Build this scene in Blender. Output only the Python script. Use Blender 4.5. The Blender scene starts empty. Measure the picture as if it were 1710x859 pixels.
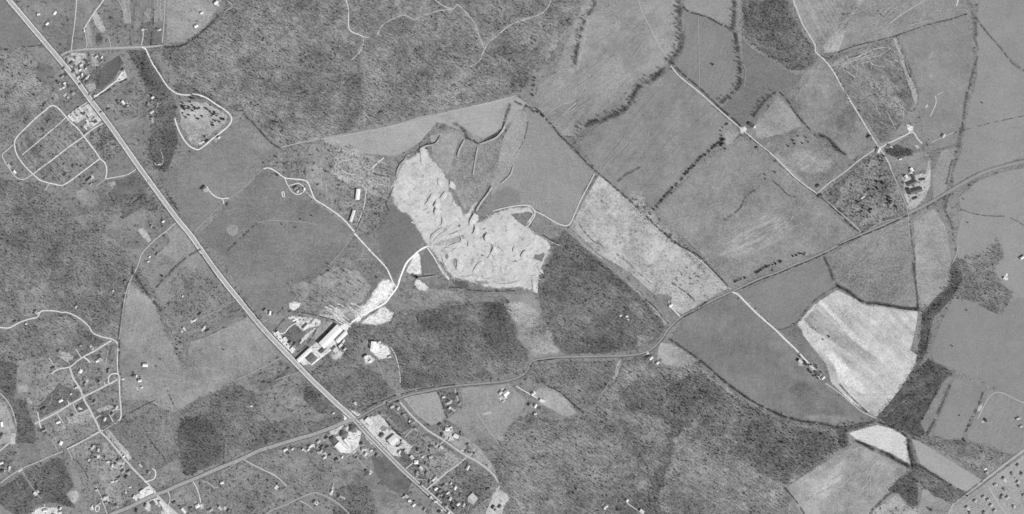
import bpy, bmesh, math, random
import numpy as np
from mathutils import Vector, noise
from mathutils.geometry import delaunay_2d_cdt
R = random.Random(7)
rng = np.random.default_rng(7)
scene = bpy.context.scene
C = scene.collection
S = 2.0                                   # metres per photo pixel
def W(x, y): return ((x-855.0)*S, (429.5-y)*S)

# ---------------- camera: survey plane looking straight down
cam = bpy.data.cameras.new('survey_camera'); cam.sensor_width = 36
H = 5600.0
cam.lens = 36*H/(1710*S)
cam.clip_start = 10; cam.clip_end = 60000
co = bpy.data.objects.new('survey_camera', cam); C.objects.link(co)
co.location = (0, 0, H); scene.camera = co

# ---------------- light
SX, SY = 0.86, -0.51                      # towards the sun (ground plane)
SEL = math.radians(37)
w = bpy.data.worlds.new('World'); scene.world = w; w.use_nodes = True
nt = w.node_tree; nt.nodes.clear()
out = nt.nodes.new('ShaderNodeOutputWorld'); bg = nt.nodes.new('ShaderNodeBackground')
sky = nt.nodes.new('ShaderNodeTexSky'); sky.sky_type = 'NISHITA'; sky.sun_disc = False
sky.sun_elevation = SEL; sky.sun_rotation = math.atan2(SX, SY)
bw = nt.nodes.new('ShaderNodeRGBToBW')    # monochrome film
nt.links.new(sky.outputs[0], bw.inputs[0]); nt.links.new(bw.outputs[0], bg.inputs[0])
bg.inputs[1].default_value = 0.11
nt.links.new(bg.outputs[0], out.inputs[0])
sl = bpy.data.lights.new('sun', 'SUN'); sl.energy = 4.2; sl.angle = math.radians(0.5); sl.color = (1, 1, 1)
so = bpy.data.objects.new('sun', sl); C.objects.link(so)
d = Vector((SX*math.cos(SEL), SY*math.cos(SEL), math.sin(SEL)))
so.rotation_euler = d.to_track_quat('Z', 'Y').to_euler(); so.location = (0, 0, 800)
vs = scene.view_settings
vs.view_transform = 'Standard'; vs.look = 'None'; vs.gamma = 1; vs.use_curve_mapping = False
vs.exposure = 0.10
scene.cycles.max_bounces = 4; scene.cycles.diffuse_bounces = 2; scene.cycles.transparent_max_bounces = 24
K = 1.10                                  # picture brightness of a sunlit level surface of albedo 1

def alb(g):                               # albedo that photographs as grey level g
    c = g/255.0
    c = c/12.92 if c < .04045 else ((c+.055)/1.055)**2.4
    return min(.86, c/K)

# ---------------- materials
MATS = {}
GR = 2.6
def gmat(g, a1=.5, a2=.45, a3=0., ang=0., s1=130., s2=9., s3=5., l3=160., soft=False, rough=.95, speck=0., seed=0., spk=14., es=3.5):
    key = (round(g), a1, a2, a3, ang, s1, s2, s3, l3, soft, speck, seed, spk, es)
    if key in MATS: return MATS[key]
    m = bpy.data.materials.new('earth'); m.use_nodes = True; t = m.node_tree; N = t.nodes; L = t.links
    bs = N['Principled BSDF']; bs.inputs['Roughness'].default_value = rough
    bs.inputs['Specular IOR Level'].default_value = .1
    geo = N.new('ShaderNodeNewGeometry')
    def nz(scale, det, r, vec=None, off=0):
        n = N.new('ShaderNodeTexNoise'); n.inputs['Scale'].default_value = 1.0/scale
        n.inputs['Detail'].default_value = det; n.inputs['Roughness'].default_value = r
        if vec is None or off:
            mp = N.new('ShaderNodeMapping'); mp.inputs['Location'].default_value = (seed*311+off, seed*97+off, 0)
            L.new(geo.outputs['Position'] if vec is None else vec, mp.inputs[0]); vec = mp.outputs[0]
        L.new(vec, n.inputs['Vector']); return n.outputs[0]
    def mth(op, a, b, c=None):
        n = N.new('ShaderNodeMath'); n.operation = op
        for i, v in enumerate((a, b, c)):
            if v is None: continue
            if isinstance(v, (int, float)): n.inputs[i].default_value = v
            else: L.new(v, n.inputs[i])
        return n.outputs[0]
    acc = 1.0
    for sc, am, det, r in ((s1, a1, 4, .6), (s1*.22, a1*.6, 3, .6), (s2, a2, 5, .75)):
        if am: 
            v = mth('SUBTRACT', nz(sc, det, r, off=sc), .5)
            acc = mth('MULTIPLY_ADD', v, am*GR, acc)
    v = mth('SUBTRACT', nz(4.6, 1, .5, off=55), .5)          # tufts of winter grass
    acc = mth('MULTIPLY_ADD', v, (a2*.75+.06)*GR, acc)
    if a3 == 0 and a2 > .2 and a1 > .14: a3, ang, s3, l3 = .12, seed*37 % 180, 7., 60.
    if a3:
        mp = N.new('ShaderNodeMapping'); mp.inputs['Rotation'].default_value = (0, 0, -math.radians(ang))
        L.new(geo.outputs['Position'], mp.inputs[0])
        mp2 = N.new('ShaderNodeMapping'); mp2.inputs['Scale'].default_value = (1/l3, 1/s3, 0)
        L.new(mp.outputs[0], mp2.inputs[0])
        v = mth('SUBTRACT', nz(1., 3, .6, vec=mp2.outputs[0]), .5)
        acc = mth('MULTIPLY_ADD', v, a3*3.1, acc)
    if speck:                             # weed tufts, stones
        v = nz(spk, 2, .5, off=777)
        v = mth('MULTIPLY', mth('MAXIMUM', mth('SUBTRACT', v, .56), 0.), -8*speck)
        acc = mth('ADD', acc, v)
    val = mth('MULTIPLY', mth('MAXIMUM', acc, .25), alb(g))
    val = mth('MINIMUM', val, .88)
    L.new(val, bs.inputs['Base Color'])
    if soft:                              # ragged worn edge of the patch
        at = N.new('ShaderNodeAttribute'); at.attribute_name = 'edge'
        v = mth('MULTIPLY_ADD', mth('SUBTRACT', nz(es*S*1.6, 4, .65, off=33), .5), 1.5, at.outputs['Fac'])
        mr = N.new('ShaderNodeMapRange'); mr.interpolation_type = 'SMOOTHSTEP'
        mr.inputs['From Min'].default_value = .12; mr.inputs['From Max'].default_value = .88
        L.new(v, mr.inputs[0])
        sn = N.new('ShaderNodeVectorMath'); sn.operation = 'SNAP'; sn.inputs[1].default_value = (.9, .9, 50)
        L.new(geo.outputs['Position'], sn.inputs[0])
        wn = N.new('ShaderNodeTexWhiteNoise'); wn.noise_dimensions = '2D'; L.new(sn.outputs[0], wn.inputs['Vector'])
        L.new(mth('GREATER_THAN', mr.outputs[0], wn.outputs['Value']), bs.inputs['Alpha'])
    MATS[key] = m; return m

def pmat(name, a, rough=.8, var=.25, sc=1.2):
    if name in MATS: return MATS[name]
    m = bpy.data.materials.new(name); m.use_nodes = True; N = m.node_tree.nodes; L = m.node_tree.links
    bs = N['Principled BSDF']; bs.inputs['Roughness'].default_value = rough
    bs.inputs['Specular IOR Level'].default_value = .15
    n = N.new('ShaderNodeTexNoise'); n.inputs['Scale'].default_value = sc; n.inputs['Detail'].default_value = 4
    tc = N.new('ShaderNodeTexCoord'); L.new(tc.outputs['Object'], n.inputs['Vector'])
    mr = N.new('ShaderNodeMapRange'); mr.inputs['From Min'].default_value = .3; mr.inputs['From Max'].default_value = .7
    mr.inputs['To Min'].default_value = a*(1-var); mr.inputs['To Max'].default_value = a*(1+var)
    L.new(n.outputs[0], mr.inputs[0]); L.new(mr.outputs[0], bs.inputs['Base Color'])
    MATS[name] = m; return m

def tag(o, label=None, cat=None, group=None, kind=None):
    if label: o['label'] = label
    if cat: o['category'] = cat
    if group: o['group'] = group
    if kind: o['kind'] = kind
    return o

def obj(name, me, mat=None, parent=None, loc=None, rz=0):
    o = bpy.data.objects.new(name, me); C.objects.link(o)
    if mat and not len(me.materials): me.materials.append(mat)
    if parent: o.parent = parent
    if loc: o.location = loc
    if rz: o.rotation_euler = (0, 0, rz)
    return o

def P(s):
    return [tuple(float(v) for v in p.split(',')) for p in s.split()]

def smooth(pts, step=3.0, closed=False):
    n = len(pts); res = []
    segs = n if closed else n-1
    for i in range(segs):
        if closed: p0, p1, p2, p3 = pts[i-1], pts[i], pts[(i+1) % n], pts[(i+2) % n]
        else: p0, p1, p2, p3 = pts[max(i-1, 0)], pts[i], pts[i+1], pts[min(i+2, n-1)]
        k = max(1, int(math.hypot(p2[0]-p1[0], p2[1]-p1[1])/step))
        for j in range(k):
            t = j/k; a = []
            for c in (0, 1):
                a.append(.5*((2*p1[c])+(-p0[c]+p2[c])*t+(2*p0[c]-5*p1[c]+4*p2[c]-p3[c])*t*t+(-p0[c]+3*p1[c]-3*p2[c]+p3[c])*t**3))
            res.append(tuple(a))
    if not closed: res.append(pts[-1])
    return res

def resample(pts, step=4.0, jit=.5):
    res = []; n = len(pts)
    for i in range(n):
        a, b = pts[i], pts[(i+1) % n]
        k = max(1, int(math.hypot(b[0]-a[0], b[1]-a[1])/step))
        for j in range(k):
            t = j/k; q = jit if j else jit*.3
            res.append((a[0]+(b[0]-a[0])*t+R.uniform(-q, q), a[1]+(b[1]-a[1])*t+R.uniform(-q, q)))
    return res

def inside(poly, xs, ys):
    p = np.array(poly); c = np.zeros(len(xs), bool); n = len(p)
    for i in range(n):
        x1, y1 = p[i-1]; x2, y2 = p[i]
        if y1 == y2: continue
        c ^= ((y1 > ys) != (y2 > ys)) & (xs < (x2-x1)*(ys-y1)/(y2-y1)+x1)
    return c

def pdist(poly, xs, ys, closed=True):
    d = np.full(len(xs), 1e9); p = np.array(poly); n = len(p)
    for i in range(0 if closed else 1, n):
        a = p[i-1]; b = p[i]; ab = b-a; l = (ab**2).sum()+1e-9
        t = np.clip(((xs-a[0])*ab[0]+(ys-a[1])*ab[1])/l, 0, 1)
        d = np.minimum(d, np.hypot(xs-a[0]-t*ab[0], ys-a[1]-t*ab[1]))
    return d

Z0 = {'field': (.02, .0015, 190), 'floor': (.31, .0015, 60), 'patch': (.41, .0015, 90), 'track': (.55, .0015, 160), 'road': (.80, .0015, 40)}; Z = {k: 0 for k in Z0}
def nextz(c):
    Z[c] += 1; b, s_, n = Z0[c]; return b+s_*(Z[c] % n)

def sheet(name, pts, g, label, z='field', soft=0., jit=.6, step=5., heights=None, grid=None, round_=False, kind='structure', **kw):
    """a laid surface: field, yard, pasture, forest floor"""
    if name in ('patch', 'garden') and soft >= 2 and not heights: soft *= 1.8; kw['a1'] = kw.get('a1', .5)
    if round_ or (name == 'patch' and soft > 3): pts = smooth(pts, 5, True)
    pts = resample(pts, step, jit)
    if name == 'forest_floor':
        pts = [(u+4.*noise.noise((u/9, v/9, 3.3)), v+4.*noise.noise((u/9, v/9, 8.8))) for u, v in pts]
    zz = nextz(z); V = list(pts); nb = len(V)
    if soft or heights:
        gs = grid or max(1.6, soft*.8)
        xs0 = [p[0] for p in pts]; ys0 = [p[1] for p in pts]
        gx, gy = np.meshgrid(np.arange(min(xs0), max(xs0), gs), np.arange(min(ys0), max(ys0), gs))
        gx = gx.ravel()+rng.uniform(-.3, .3, gx.size)*gs; gy = gy.ravel()+rng.uniform(-.3, .3, gy.size)*gs
        k = inside(pts, gx, gy); gx, gy = gx[k], gy[k]
        dd = pdist(pts, gx, gy); k = (dd > gs*.4)
        if not heights: k &= (dd < soft*2.3)
        V += list(zip(gx[k].tolist(), gy[k].tolist()))
    vc, ed, fc, *_ = delaunay_2d_cdt([Vector(v) for v in V], [(i, (i+1) % nb) for i in range(nb)], [], 1, 1e-4)
    xs = np.array([v.x for v in vc]); ys = np.array([v.y for v in vc])
    e = np.clip(pdist(pts, xs, ys)/max(soft, .01), 0, 1)
    me = bpy.data.meshes.new(name)
    vv = []
    for i, v in enumerate(vc):
        X, Y = W(v.x, v.y); h = heights(v.x, v.y, e[i]) if heights else 0
        vv.append((X, Y, zz+h))
    me.from_pydata(vv, [], [tuple(f) for f in fc])
    bm = bmesh.new(); bm.from_mesh(me)
    bmesh.ops.recalc_face_normals(bm, faces=bm.faces)
    up = sum(f.normal.z for f in bm.faces)
    if up < 0: bmesh.ops.reverse_faces(bm, faces=bm.faces)
    bm.to_mesh(me); bm.free()
    if soft:
        at = me.attributes.new('edge', 'FLOAT', 'POINT'); at.data.foreach_set('value', e.astype(np.float32))
    kw.setdefault('seed', R.randint(0, 50))
    o = obj(name, me, gmat(g, soft=bool(soft), es=max(soft, 1), **kw))
    return tag(o, label, None, None, kind)

def ribbon(name, pts, width, g, label, z='track', soft=True, wj=.15, sm=True, zoff=0, kind='structure', **kw):
    """track or road laid along a line; width in photo pixels"""
    c = smooth(pts, 2.5) if sm else pts
    zz = nextz(z)+zoff; n = len(c); vv = []; ee = []; ff = []
    prof = [(-.5, 0), (-.26, 1), (.26, 1), (.5, 0)] if soft else [(-.5, 1), (.5, 1)]
    wmul = 1.35 if soft else 1.0
    for i, p in enumerate(c):
        a = c[max(i-1, 0)]; b = c[min(i+1, n-1)]
        dx, dy = b[0]-a[0], b[1]-a[1]; l = math.hypot(dx, dy) or 1
        nx, ny = -dy/l, dx/l; wd = width*wmul*(1+R.uniform(-wj, wj))
        for t, e in prof:
            X, Y = W(p[0]+nx*wd*t, p[1]+ny*wd*t); vv.append((X, Y, zz)); ee.append(e)
    m = len(prof)
    for i in range(n-1):
        for j in range(m-1):
            ff.append((i*m+j, i*m+j+1, (i+1)*m+j+1, (i+1)*m+j))
    me = bpy.data.meshes.new(name); me.from_pydata(vv, [], ff)
    if soft:
        at = me.attributes.new('edge', 'FLOAT', 'POINT'); at.data.foreach_set('value', np.array(ee, np.float32))
    kw.setdefault('a1', .12); kw.setdefault('a2', .2)
    return tag(obj(name, me, gmat(g, soft=soft, es=1.5, **kw)), label, None, None, kind)

# ---------------- mesh kit
class MB:
    def __init__(s): s.v = []; s.f = []; s.m = []
    def add(s, v, f, m=0):
        o = len(s.v); s.v += v; s.f += [tuple(i+o for i in q) for q in f]; s.m += [m]*len(f)
    def box(s, x0, x1, y0, y1, z0, z1, m=0):
        s.add([(x0, y0, z0), (x1, y0, z0), (x1, y1, z0), (x0, y1, z0), (x0, y0, z1), (x1, y0, z1), (x1, y1, z1), (x0, y1, z1)],
              [(3, 2, 1, 0), (4, 5, 6, 7), (0, 1, 5, 4), (1, 2, 6, 5), (2, 3, 7, 6), (3, 0, 4, 7)], m)
    def cone(s, p, q, r0, r1, n=6, m=0):
        p = Vector(p); q = Vector(q); d = (q-p).normalized()
        u = d.orthogonal().normalized(); v = d.cross(u); A = []
        for c, r in ((p, r0), (q, r1)):
            for i in range(n):
                t = i*2*math.pi/n; A.append(tuple(c+u*(r*math.cos(t))+v*(r*math.sin(t))))
        F = [(i, (i+1) % n, n+(i+1) % n, n+i) for i in range(n)]+[tuple(range(n-1, -1, -1)), tuple(range(n, 2*n))]
        s.add(A, F, m)
    def mesh(s, name, mats=()):
        me = bpy.data.meshes.new(name); me.from_pydata(s.v, [], s.f)
        for x in mats: me.materials.append(x)
        if len(mats) > 1: me.polygons.foreach_set('material_index', s.m)
        return me

BARK = pmat('bark', .22, .9, .3); TWIG = pmat('bare_twigs', .235, .9, .3, .35)
NEED = pmat('evergreen_needles', .045, .85, .5, .3); SCRUBM = pmat('dry_scrub', .10, .9, .5, .3)

def twig(mb, base, tip, wd):
    b = Vector(base); t = Vector(tip); s_ = (t-b).cross(Vector((R.uniform(-1, 1), R.uniform(-1, 1), R.uniform(-1, 1)))).normalized()*wd
    mb.add([tuple(b-s_*.5), tuple(b+s_*.5), tuple(t)], [(0, 1, 2)])

def bare_parts(h, r, n=170, seed=0):
    R.seed(seed)
    t = MB(); t.cone((0, 0, -.2), (R.uniform(-.4, .4), R.uniform(-.4, .4), h*.5), .34, .2, 6)
    cr = MB()
    tips = []
    for i in range(9):
        a = i*2.4+R.uniform(-.4, .4); rr = r*R.uniform(.35, .75); z0 = h*R.uniform(.28, .5); z1 = h*R.uniform(.6, .92)
        q = (rr*math.cos(a), rr*math.sin(a), z1); cr.cone((0, 0, z0), q, .13, .04, 4); tips.append((Vector((0, 0, z0)), Vector(q)))
    cr.cone((0, 0, h*.48), (0, 0, h*.95), .2, .05, 4); tips.append((Vector((0, 0, h*.48)), Vector((0, 0, h*.95))))
    for i in range(n):
        a, b = R.choice(tips); s0 = a.lerp(b, R.uniform(.4, 1))
        d = Vector((R.gauss(0, 1), R.gauss(0, 1), R.uniform(-.1, 1.3))).normalized()*r*R.uniform(.25, .5)
        twig(cr, s0, s0+d, R.uniform(.12, .28))
    return t.mesh('trunk', [BARK]), cr.mesh('crown', [TWIG])

def cedar_parts(h, r, seed=0, n=420):
    R.seed(seed)
    t = MB(); t.cone((0, 0, -.2), (0, 0, h*.8), .25, .06, 6)
    cr = MB()
    for i in range(n):
        z = h*(.08+.9*R.random()**1.25); rr = r*(1-((z/h)**1.6))*1.02+.1
        a = R.uniform(0, 6.283); q = R.uniform(.35, 1.08)*(.8+.2*math.sin(a*3+seed)); c = Vector((rr*q*math.cos(a), rr*q*math.sin(a), z))
        s_ = R.uniform(.35, .8)
        v = [tuple(c+Vector((R.uniform(-1, 1), R.uniform(-1, 1), R.uniform(-.6, .6)))*s_) for _ in range(3)]
        cr.add(v, [(0, 1, 2)])
    return t.mesh('trunk', [BARK]), cr.mesh('crown', [NEED])

BARE = [bare_parts(14, 4.6, seed=1), bare_parts(16, 5.4, 200, seed=2), bare_parts(12, 4.0, 150, seed=3), bare_parts(15, 5.0, seed=4)]
CEDAR = [cedar_parts(6.5, 3.1, 5), cedar_parts(8, 3.6, 6), cedar_parts(5.5, 2.6, 7)]
def shrub_mesh(seed, r=1.4, h=1.8):
    R.seed(seed); b = MB()
    for i in range(46):
        a = R.uniform(0, 6.28); q = r*R.random()**.5; c = Vector((q*math.cos(a), q*math.sin(a), h*R.uniform(.1, 1)*(1-.5*(q/r)**2)))
        s_ = R.uniform(.25, .5)
        b.add([tuple(c+Vector((R.uniform(-1, 1), R.uniform(-1, 1), R.uniform(-.8, .8)))*s_) for _ in range(3)], [(0, 1, 2)])
    return b.mesh('shrub', [SCRUBM])

# prototypes used only as instance sources (never linked to the scene)
def joined(tc, name):
    bm = bmesh.new(); bm.from_mesh(tc[0]); n0 = len(bm.faces); bm.from_mesh(tc[1])
    me = bpy.data.meshes.new(name); bm.faces.ensure_lookup_table()
    for i, f in enumerate(bm.faces): f.material_index = 0 if i < n0 else 1
    bm.to_mesh(me); bm.free()
    for m in (tc[0].materials[0], tc[1].materials[0]): me.materials.append(m)
    return me
def coll(name, meshes):
    c = bpy.data.collections.new(name)
    for i, m in enumerate(meshes):
        c.objects.link(bpy.data.objects.new('%s_%d' % (name, i), m))
    return c
KIT = {'bare': coll('bare_kit', [joined(b, 'bare_tree_kit') for b in BARE]),
       'cedar': coll('cedar_kit', [joined(b, 'cedar_tree_kit') for b in CEDAR]),
       'shrub': coll('shrub_kit', [shrub_mesh(i) for i in range(11, 14)])}
R.seed(99)
GN = {}
def gn(kit):
    if kit in GN: return GN[kit]
    g = bpy.data.node_groups.new('scatter_'+kit, 'GeometryNodeTree')
    g.interface.new_socket('Geometry', in_out='INPUT', socket_type='NodeSocketGeometry')
    g.interface.new_socket('Geometry', in_out='OUTPUT', socket_type='NodeSocketGeometry')
    n = g.nodes; l = g.links
    gi = n.new('NodeGroupInput'); go = n.new('NodeGroupOutput')
    ip = n.new('GeometryNodeInstanceOnPoints'); ci = n.new('GeometryNodeCollectionInfo')
    ci.inputs['Collection'].default_value = KIT[kit]; ci.inputs['Separate Children'].default_value = True
    ip.inputs['Pick Instance'].default_value = True
    def na(nm, ty):
        a = n.new('GeometryNodeInputNamedAttribute'); a.data_type = ty; a.inputs[0].default_value = nm; return a.outputs[0]
    l.new(gi.outputs[0], ip.inputs['Points']); l.new(ci.outputs[0], ip.inputs['Instance'])
    l.new(na('kit_index', 'INT'), ip.inputs['Instance Index'])
    l.new(na('kit_size', 'FLOAT'), ip.inputs['Scale'])
    cx = n.new('ShaderNodeCombineXYZ'); l.new(na('kit_turn', 'FLOAT'), cx.inputs[2]); l.new(cx.outputs[0], ip.inputs['Rotation'])
    l.new(ip.outputs[0], go.inputs[0]); GN[kit] = g; return g

def scatter(name, kit, xs, ys, smin, smax, label, mul=1.):
    n = len(xs)
    if n == 0: return
    me = bpy.data.meshes.new(name)
    co_ = np.zeros((n, 3), np.float32); co_[:, 0] = (np.asarray(xs)-855)*S; co_[:, 1] = (429.5-np.asarray(ys))*S
    me.vertices.add(n); me.vertices.foreach_set('co', co_.ravel())
    nk = len(KIT[kit].objects)
    for nm, ty, d_ in (('kit_index', 'INT', rng.integers(0, nk, n).astype(np.int32)),
                       ('kit_size', 'FLOAT', (rng.uniform(smin, smax, n)*mul).astype(np.float32)),
                       ('kit_turn', 'FLOAT', rng.uniform(0, 6.28, n).astype(np.float32))):
        a = me.attributes.new(nm, ty, 'POINT'); a.data.foreach_set('value', d_)
    o = obj(name, me); md = o.modifiers.new('scatter', 'NODES'); md.node_group = gn(kit)
    return tag(o, label, None, None, 'stuff')

def fill(poly, spacing, rag=1., patch=0.0, psc=25., pseed=0.):
    """points inside a photo-pixel polygon, about one per spacing metres; patch>0 leaves thin places"""
    s = spacing/S; p = np.array(poly)
    gx, gy = np.meshgrid(np.arange(p[:, 0].min(), p[:, 0].max(), s), np.arange(p[:, 1].min(), p[:, 1].max(), s))
    gx = gx.ravel()+rng.uniform(-.5, .5, gx.size)*s; gy = gy.ravel()+rng.uniform(-.5, .5, gy.size)*s
    wx = gx+np.array([4.5*noise.noise((u/9, v/9, 3.3)) for u, v in zip(gx, gy)])*rag; wy = gy+np.array([4.5*noise.noise((u/9, v/9, 8.8)) for u, v in zip(gx, gy)])*rag
    k = inside(poly, wx, wy)&(gx > -45)&(gx < 1755)&(gy > -45)&(gy < 905); gx, gy = gx[k], gy[k]
    if patch:
        v = np.array([noise.noise((a/psc+pseed, b/psc, pseed))*.6+noise.noise((a/psc*2.7, b/psc*2.7+pseed, 5))*.4 for a, b in zip(gx, gy)])
        k = rng.random(len(gx)) < np.clip(.5+(v*2.3)+(.5-patch), .12 if patch < .3 else 0., 1)
        gx, gy = gx[k], gy[k]
    if ROADS:
        k = np.ones(len(gx), bool)
        bx0, bx1, by0, by1 = p[:, 0].min(), p[:, 0].max(), p[:, 1].min(), p[:, 1].max()
        for pts, wd in ROADS:
            q = np.array(pts)
            if q[:, 0].max() < bx0 or q[:, 0].min() > bx1 or q[:, 1].max() < by0 or q[:, 1].min() > by1: continue
            k &= pdist(pts, gx, gy, False) > wd
        for pts in CLEAR:
            k &= ~inside(pts, gx, gy)
        gx, gy = gx[k], gy[k]
    return gx, gy
ROADS = []; CLEAR = []
# ================= the ground
me = bpy.data.meshes.new('ground')
me.from_pydata([(-30000, -30000, 0), (30000, -30000, 0), (30000, 30000, 0), (-30000, 30000, 0)], [], [(0, 1, 2, 3)])
tag(obj('ground', me, gmat(134, a1=.45, a2=.5, s1=170, s2=8, speck=.5)), 'wide grey winter grassland under the fields, roads and woods', kind='structure')

# ================= fields (photo-pixel outlines, grey level they photograph as)
F = []
def fld(s, g, label, soft=1.8, name='field', **kw):
    if ' lots' in label or 'garden' in label: g += 15
    if 'block of the street loop' in label or 'stippled' in label: g += 14
    if 'a1' in kw: kw['a1'] = max(kw['a1']*1.35, .17)
    if 'a2' in kw: kw['a2'] = max(kw['a2']*1.25, .2)
    sheet(name, P(s), g, label, 'field', soft, **kw)
# west and north-west
fld('-60,-60 12,-20 45,45 70,78 40,80 -60,82', 128, 'plain grey field in the upper left corner beside the highway', a1=.15, a2=.28)
fld('50,82 76,78 98,102 110,122 97,135 75,128 60,122 52,100', 140, 'pale field west of the highway below the upper left corner')
fld('20,-20 60,-20 125,-20 124,40 117,84 100,92 82,65 55,35', 128, 'grey pasture between the highway and the first north lane', speck=.5)
fld('125,-10 168,-10 142,46 142,80 123,82', 138, 'narrow pasture between the two northern lanes')
fld('152,24 162,18 178,50 171,57 160,45', 178, 'pale striped plot between the northern lanes', a3=.5, ang=-65, name='plot', s3=7)
fld('142,42 150,40 157,80 146,80', 158, 'light strip of land at the foot of the forked lane', a3=.4, ang=-75)
fld('150,38 160,45 172,58 176,70 160,80 156,60', 96, 'dark damp patch among the northern plots', soft=4, name='patch')
fld('200,-10 218,-10 220,40 206,40', 158, 'pale strip west of the narrow northern lane', a3=.3, ang=-80)
fld('221,-10 255,-10 253,40 238,70 222,74', 122, 'dark grey paddock by the narrow northern lane', a3=.35, ang=-88)
fld('240,15 254,10 254,36 238,40', 148, 'light paddock west of the fenced plots')
fld('257,-10 275,-10 273,36 256,38', 145, 'fenced striped plot beside the thin northern track', a3=.5, ang=88)
fld('278,-20 372,-20 372,0 345,45 310,70 278,74', 150, 'pale rolling pasture at the top beside the big wood', a1=.35)
fld('62,100 90,110 100,140 95,170 82,172 60,160 50,120', 118, 'rough dark ground west of the highway houses', soft=6, speck=.6)
fld('178,104 200,90 208,105 190,135 170,150 155,150 160,125', 97, 'dark ploughed field behind the highway yards', soft=3)
fld('190,150 225,125 240,150 250,165 215,175 190,170', 133, 'grey pasture south of the white driveway', soft=4, speck=.4)
fld('185,205 235,175 250,180 240,215 215,230 205,225', 132, 'grassy field east of the highway opposite the trailer rows', soft=3)
fld('225,270 240,250 262,245 290,270 300,300 275,310 255,310', 130, 'rough field beside the highway south of the woods', soft=5, speck=.6)
# street loop blocks
fld('46,216 88,182 96,182 110,196 100,206 40,258 30,250 27,235', 118, 'scrubby northern block of the street loop', a3=.4, ang=-50, s3=9, speck=.9, name='block')
fld('102,208 113,198 138,228 84,268 57,289 44,274 38,260', 120, 'scrubby middle block of the street loop', a3=.5, ang=-50, s3=10, speck=.9, name='block')
fld('139,231 164,264 118,300 103,308 84,305 68,299 60,290 86,271', 122, 'scrubby southern block of the street loop', a3=.5, ang=-50, s3=10, speck=.9, name='block')
fld('153,218 174,206 205,252 176,270 170,262 145,230', 128, 'stippled brush block between the loop and the highway', speck=1.5, spk=7, name='block')
fld('32,216 44,214 66,244 74,262 66,272 48,258', 108, 'darker strip across the street loop', soft=5, name='patch')
fld('40,275 60,262 68,280 56,290', 148, 'pale strip inside the west end of the loop', soft=4, name='patch', a3=.4, ang=-50)
fld('178,268 208,254 228,282 205,294 178,297 179,280', 132, 'grey field in the corner of the loop road and highway', soft=2.)
fld('180,300 204,297 228,286 250,310 235,335 205,330 185,325', 110, 'dark grass south of the loop road', soft=4)
fld('124,318 140,312 158,328 152,342 138,345 126,330', 150, 'pale cleared plot south of the street loop', soft=4, name='plot')
fld('106,330 118,335 134,358 128,365 110,350 104,340', 132, 'field edge with a light track south of the loop', soft=3)
fld('176,360 215,345 245,325 262,345 290,372 277,388 245,420 205,415 180,395', 132, 'pale rough field below the loop beside the highway', soft=5, speck=.5)
fld('228,385 240,380 255,402 248,408', 175, 'light square clearing in the rough field', soft=2, name='patch')
fld('170,372 200,378 190,392 174,388', 150, 'pale hollow in the rough field', soft=6, name='patch')
fld('279,390 297,374 316,392 336,420 300,432 262,425 283,404', 150, 'pale triangle field between highway and loop lane', a1=.2)
# west of highway, middle
fld('262,430 336,420 376,474 340,500 300,490 262,520 255,480', 140, 'pasture west of the highway beside the tree line', a3=.2, ang=45)
fld('300,455 318,446 380,478 400,510 412,522 355,545 320,560 300,560 285,530 310,500', 131, 'hatched pasture with houses west of the highway', soft=3, speck=.4)
fld('215,472 255,470 262,520 285,555 296,580 305,610 310,680 290,690 240,668 205,670 202,610 200,560', 146, 'pale tapering field east of the wood edge lane', a1=.3, soft=1.5)
fld('202,575 245,600 240,628 212,635 202,632', 126, 'darker striped patch at the west end of the tapering field', a3=.35, ang=3, soft=5, name='patch')
fld('318,570 350,560 415,528 455,568 468,590 420,620 385,640 330,668 305,680 300,640 310,600', 146, 'broad pale pasture west of the industrial yard', a1=.35, a2=.35)
fld('355,548 415,526 405,520 360,538', 112, 'narrow dark plot beside a farm garden', soft=3, name='patch')
fld('398,640 470,598 505,618 505,640 480,668 500,690 555,678 520,700 470,690 440,665 425,645', 133, 'rough field with shrubs west of the highway', soft=5, speck=.9)
fld('430,640 478,612 498,608 470,640 440,655', 112, 'darker bushy strip in the rough field', soft=5, name='patch', speck=1.)
fld('455,640 500,655 528,690 515,710 470,700 445,670', 143, 'pale clearing inside the rough field', soft=6, name='patch', speck=.5)
fld('205,672 290,690 300,700 298,760 302,790 262,820 235,790 205,755 175,722 196,706 204,690', 128, 'rough pasture east of the subdivision', a1=.4, a2=.5, speck=.4)
fld('173,722 181,716 217,757 208,764', 172, 'light mown strip beside the subdivision main street', soft=1.5, a3=.3, ang=-48)
fld('262,785 298,762 303,795 270,812', 138, 'small field above the southern road', soft=3)
fld('112,752 166,724 200,760 222,800 245,820 222,832 185,855 165,800 140,770 130,790', 133, 'open grass lots west of the lower main street', soft=4, a1=.5, speck=.5)
fld('168,735 182,740 185,755 170,757', 158, 'pale garden plot near the lower main street', soft=2, name='garden')
fld('120,752 140,800 138,830 122,810 113,775', 140, 'light corridor of grass beside the dark wood', soft=4)
fld('110,822 128,815 135,832 122,845', 185, 'pale bare clearing beside the dark wood', soft=4, name='patch')
fld('60,680 130,660 137,664 150,690 165,718 112,748 75,755 55,730 48,690', 126, 'mown lots of the western subdivision', soft=3, a1=.3, speck=.4)
fld('110,695 150,684 156,700 118,714', 150, 'pale cross strip between subdivision gardens', soft=3, name='patch')
fld('45,662 54,663 58,670 54,676 46,674', 165, 'round pale clearing west of the subdivision', soft=1.5, round_=True, name='patch')
fld('92,715 108,708 112,716 97,724', 168, 'pale garden below a subdivision house', soft=2, name='garden')
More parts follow.
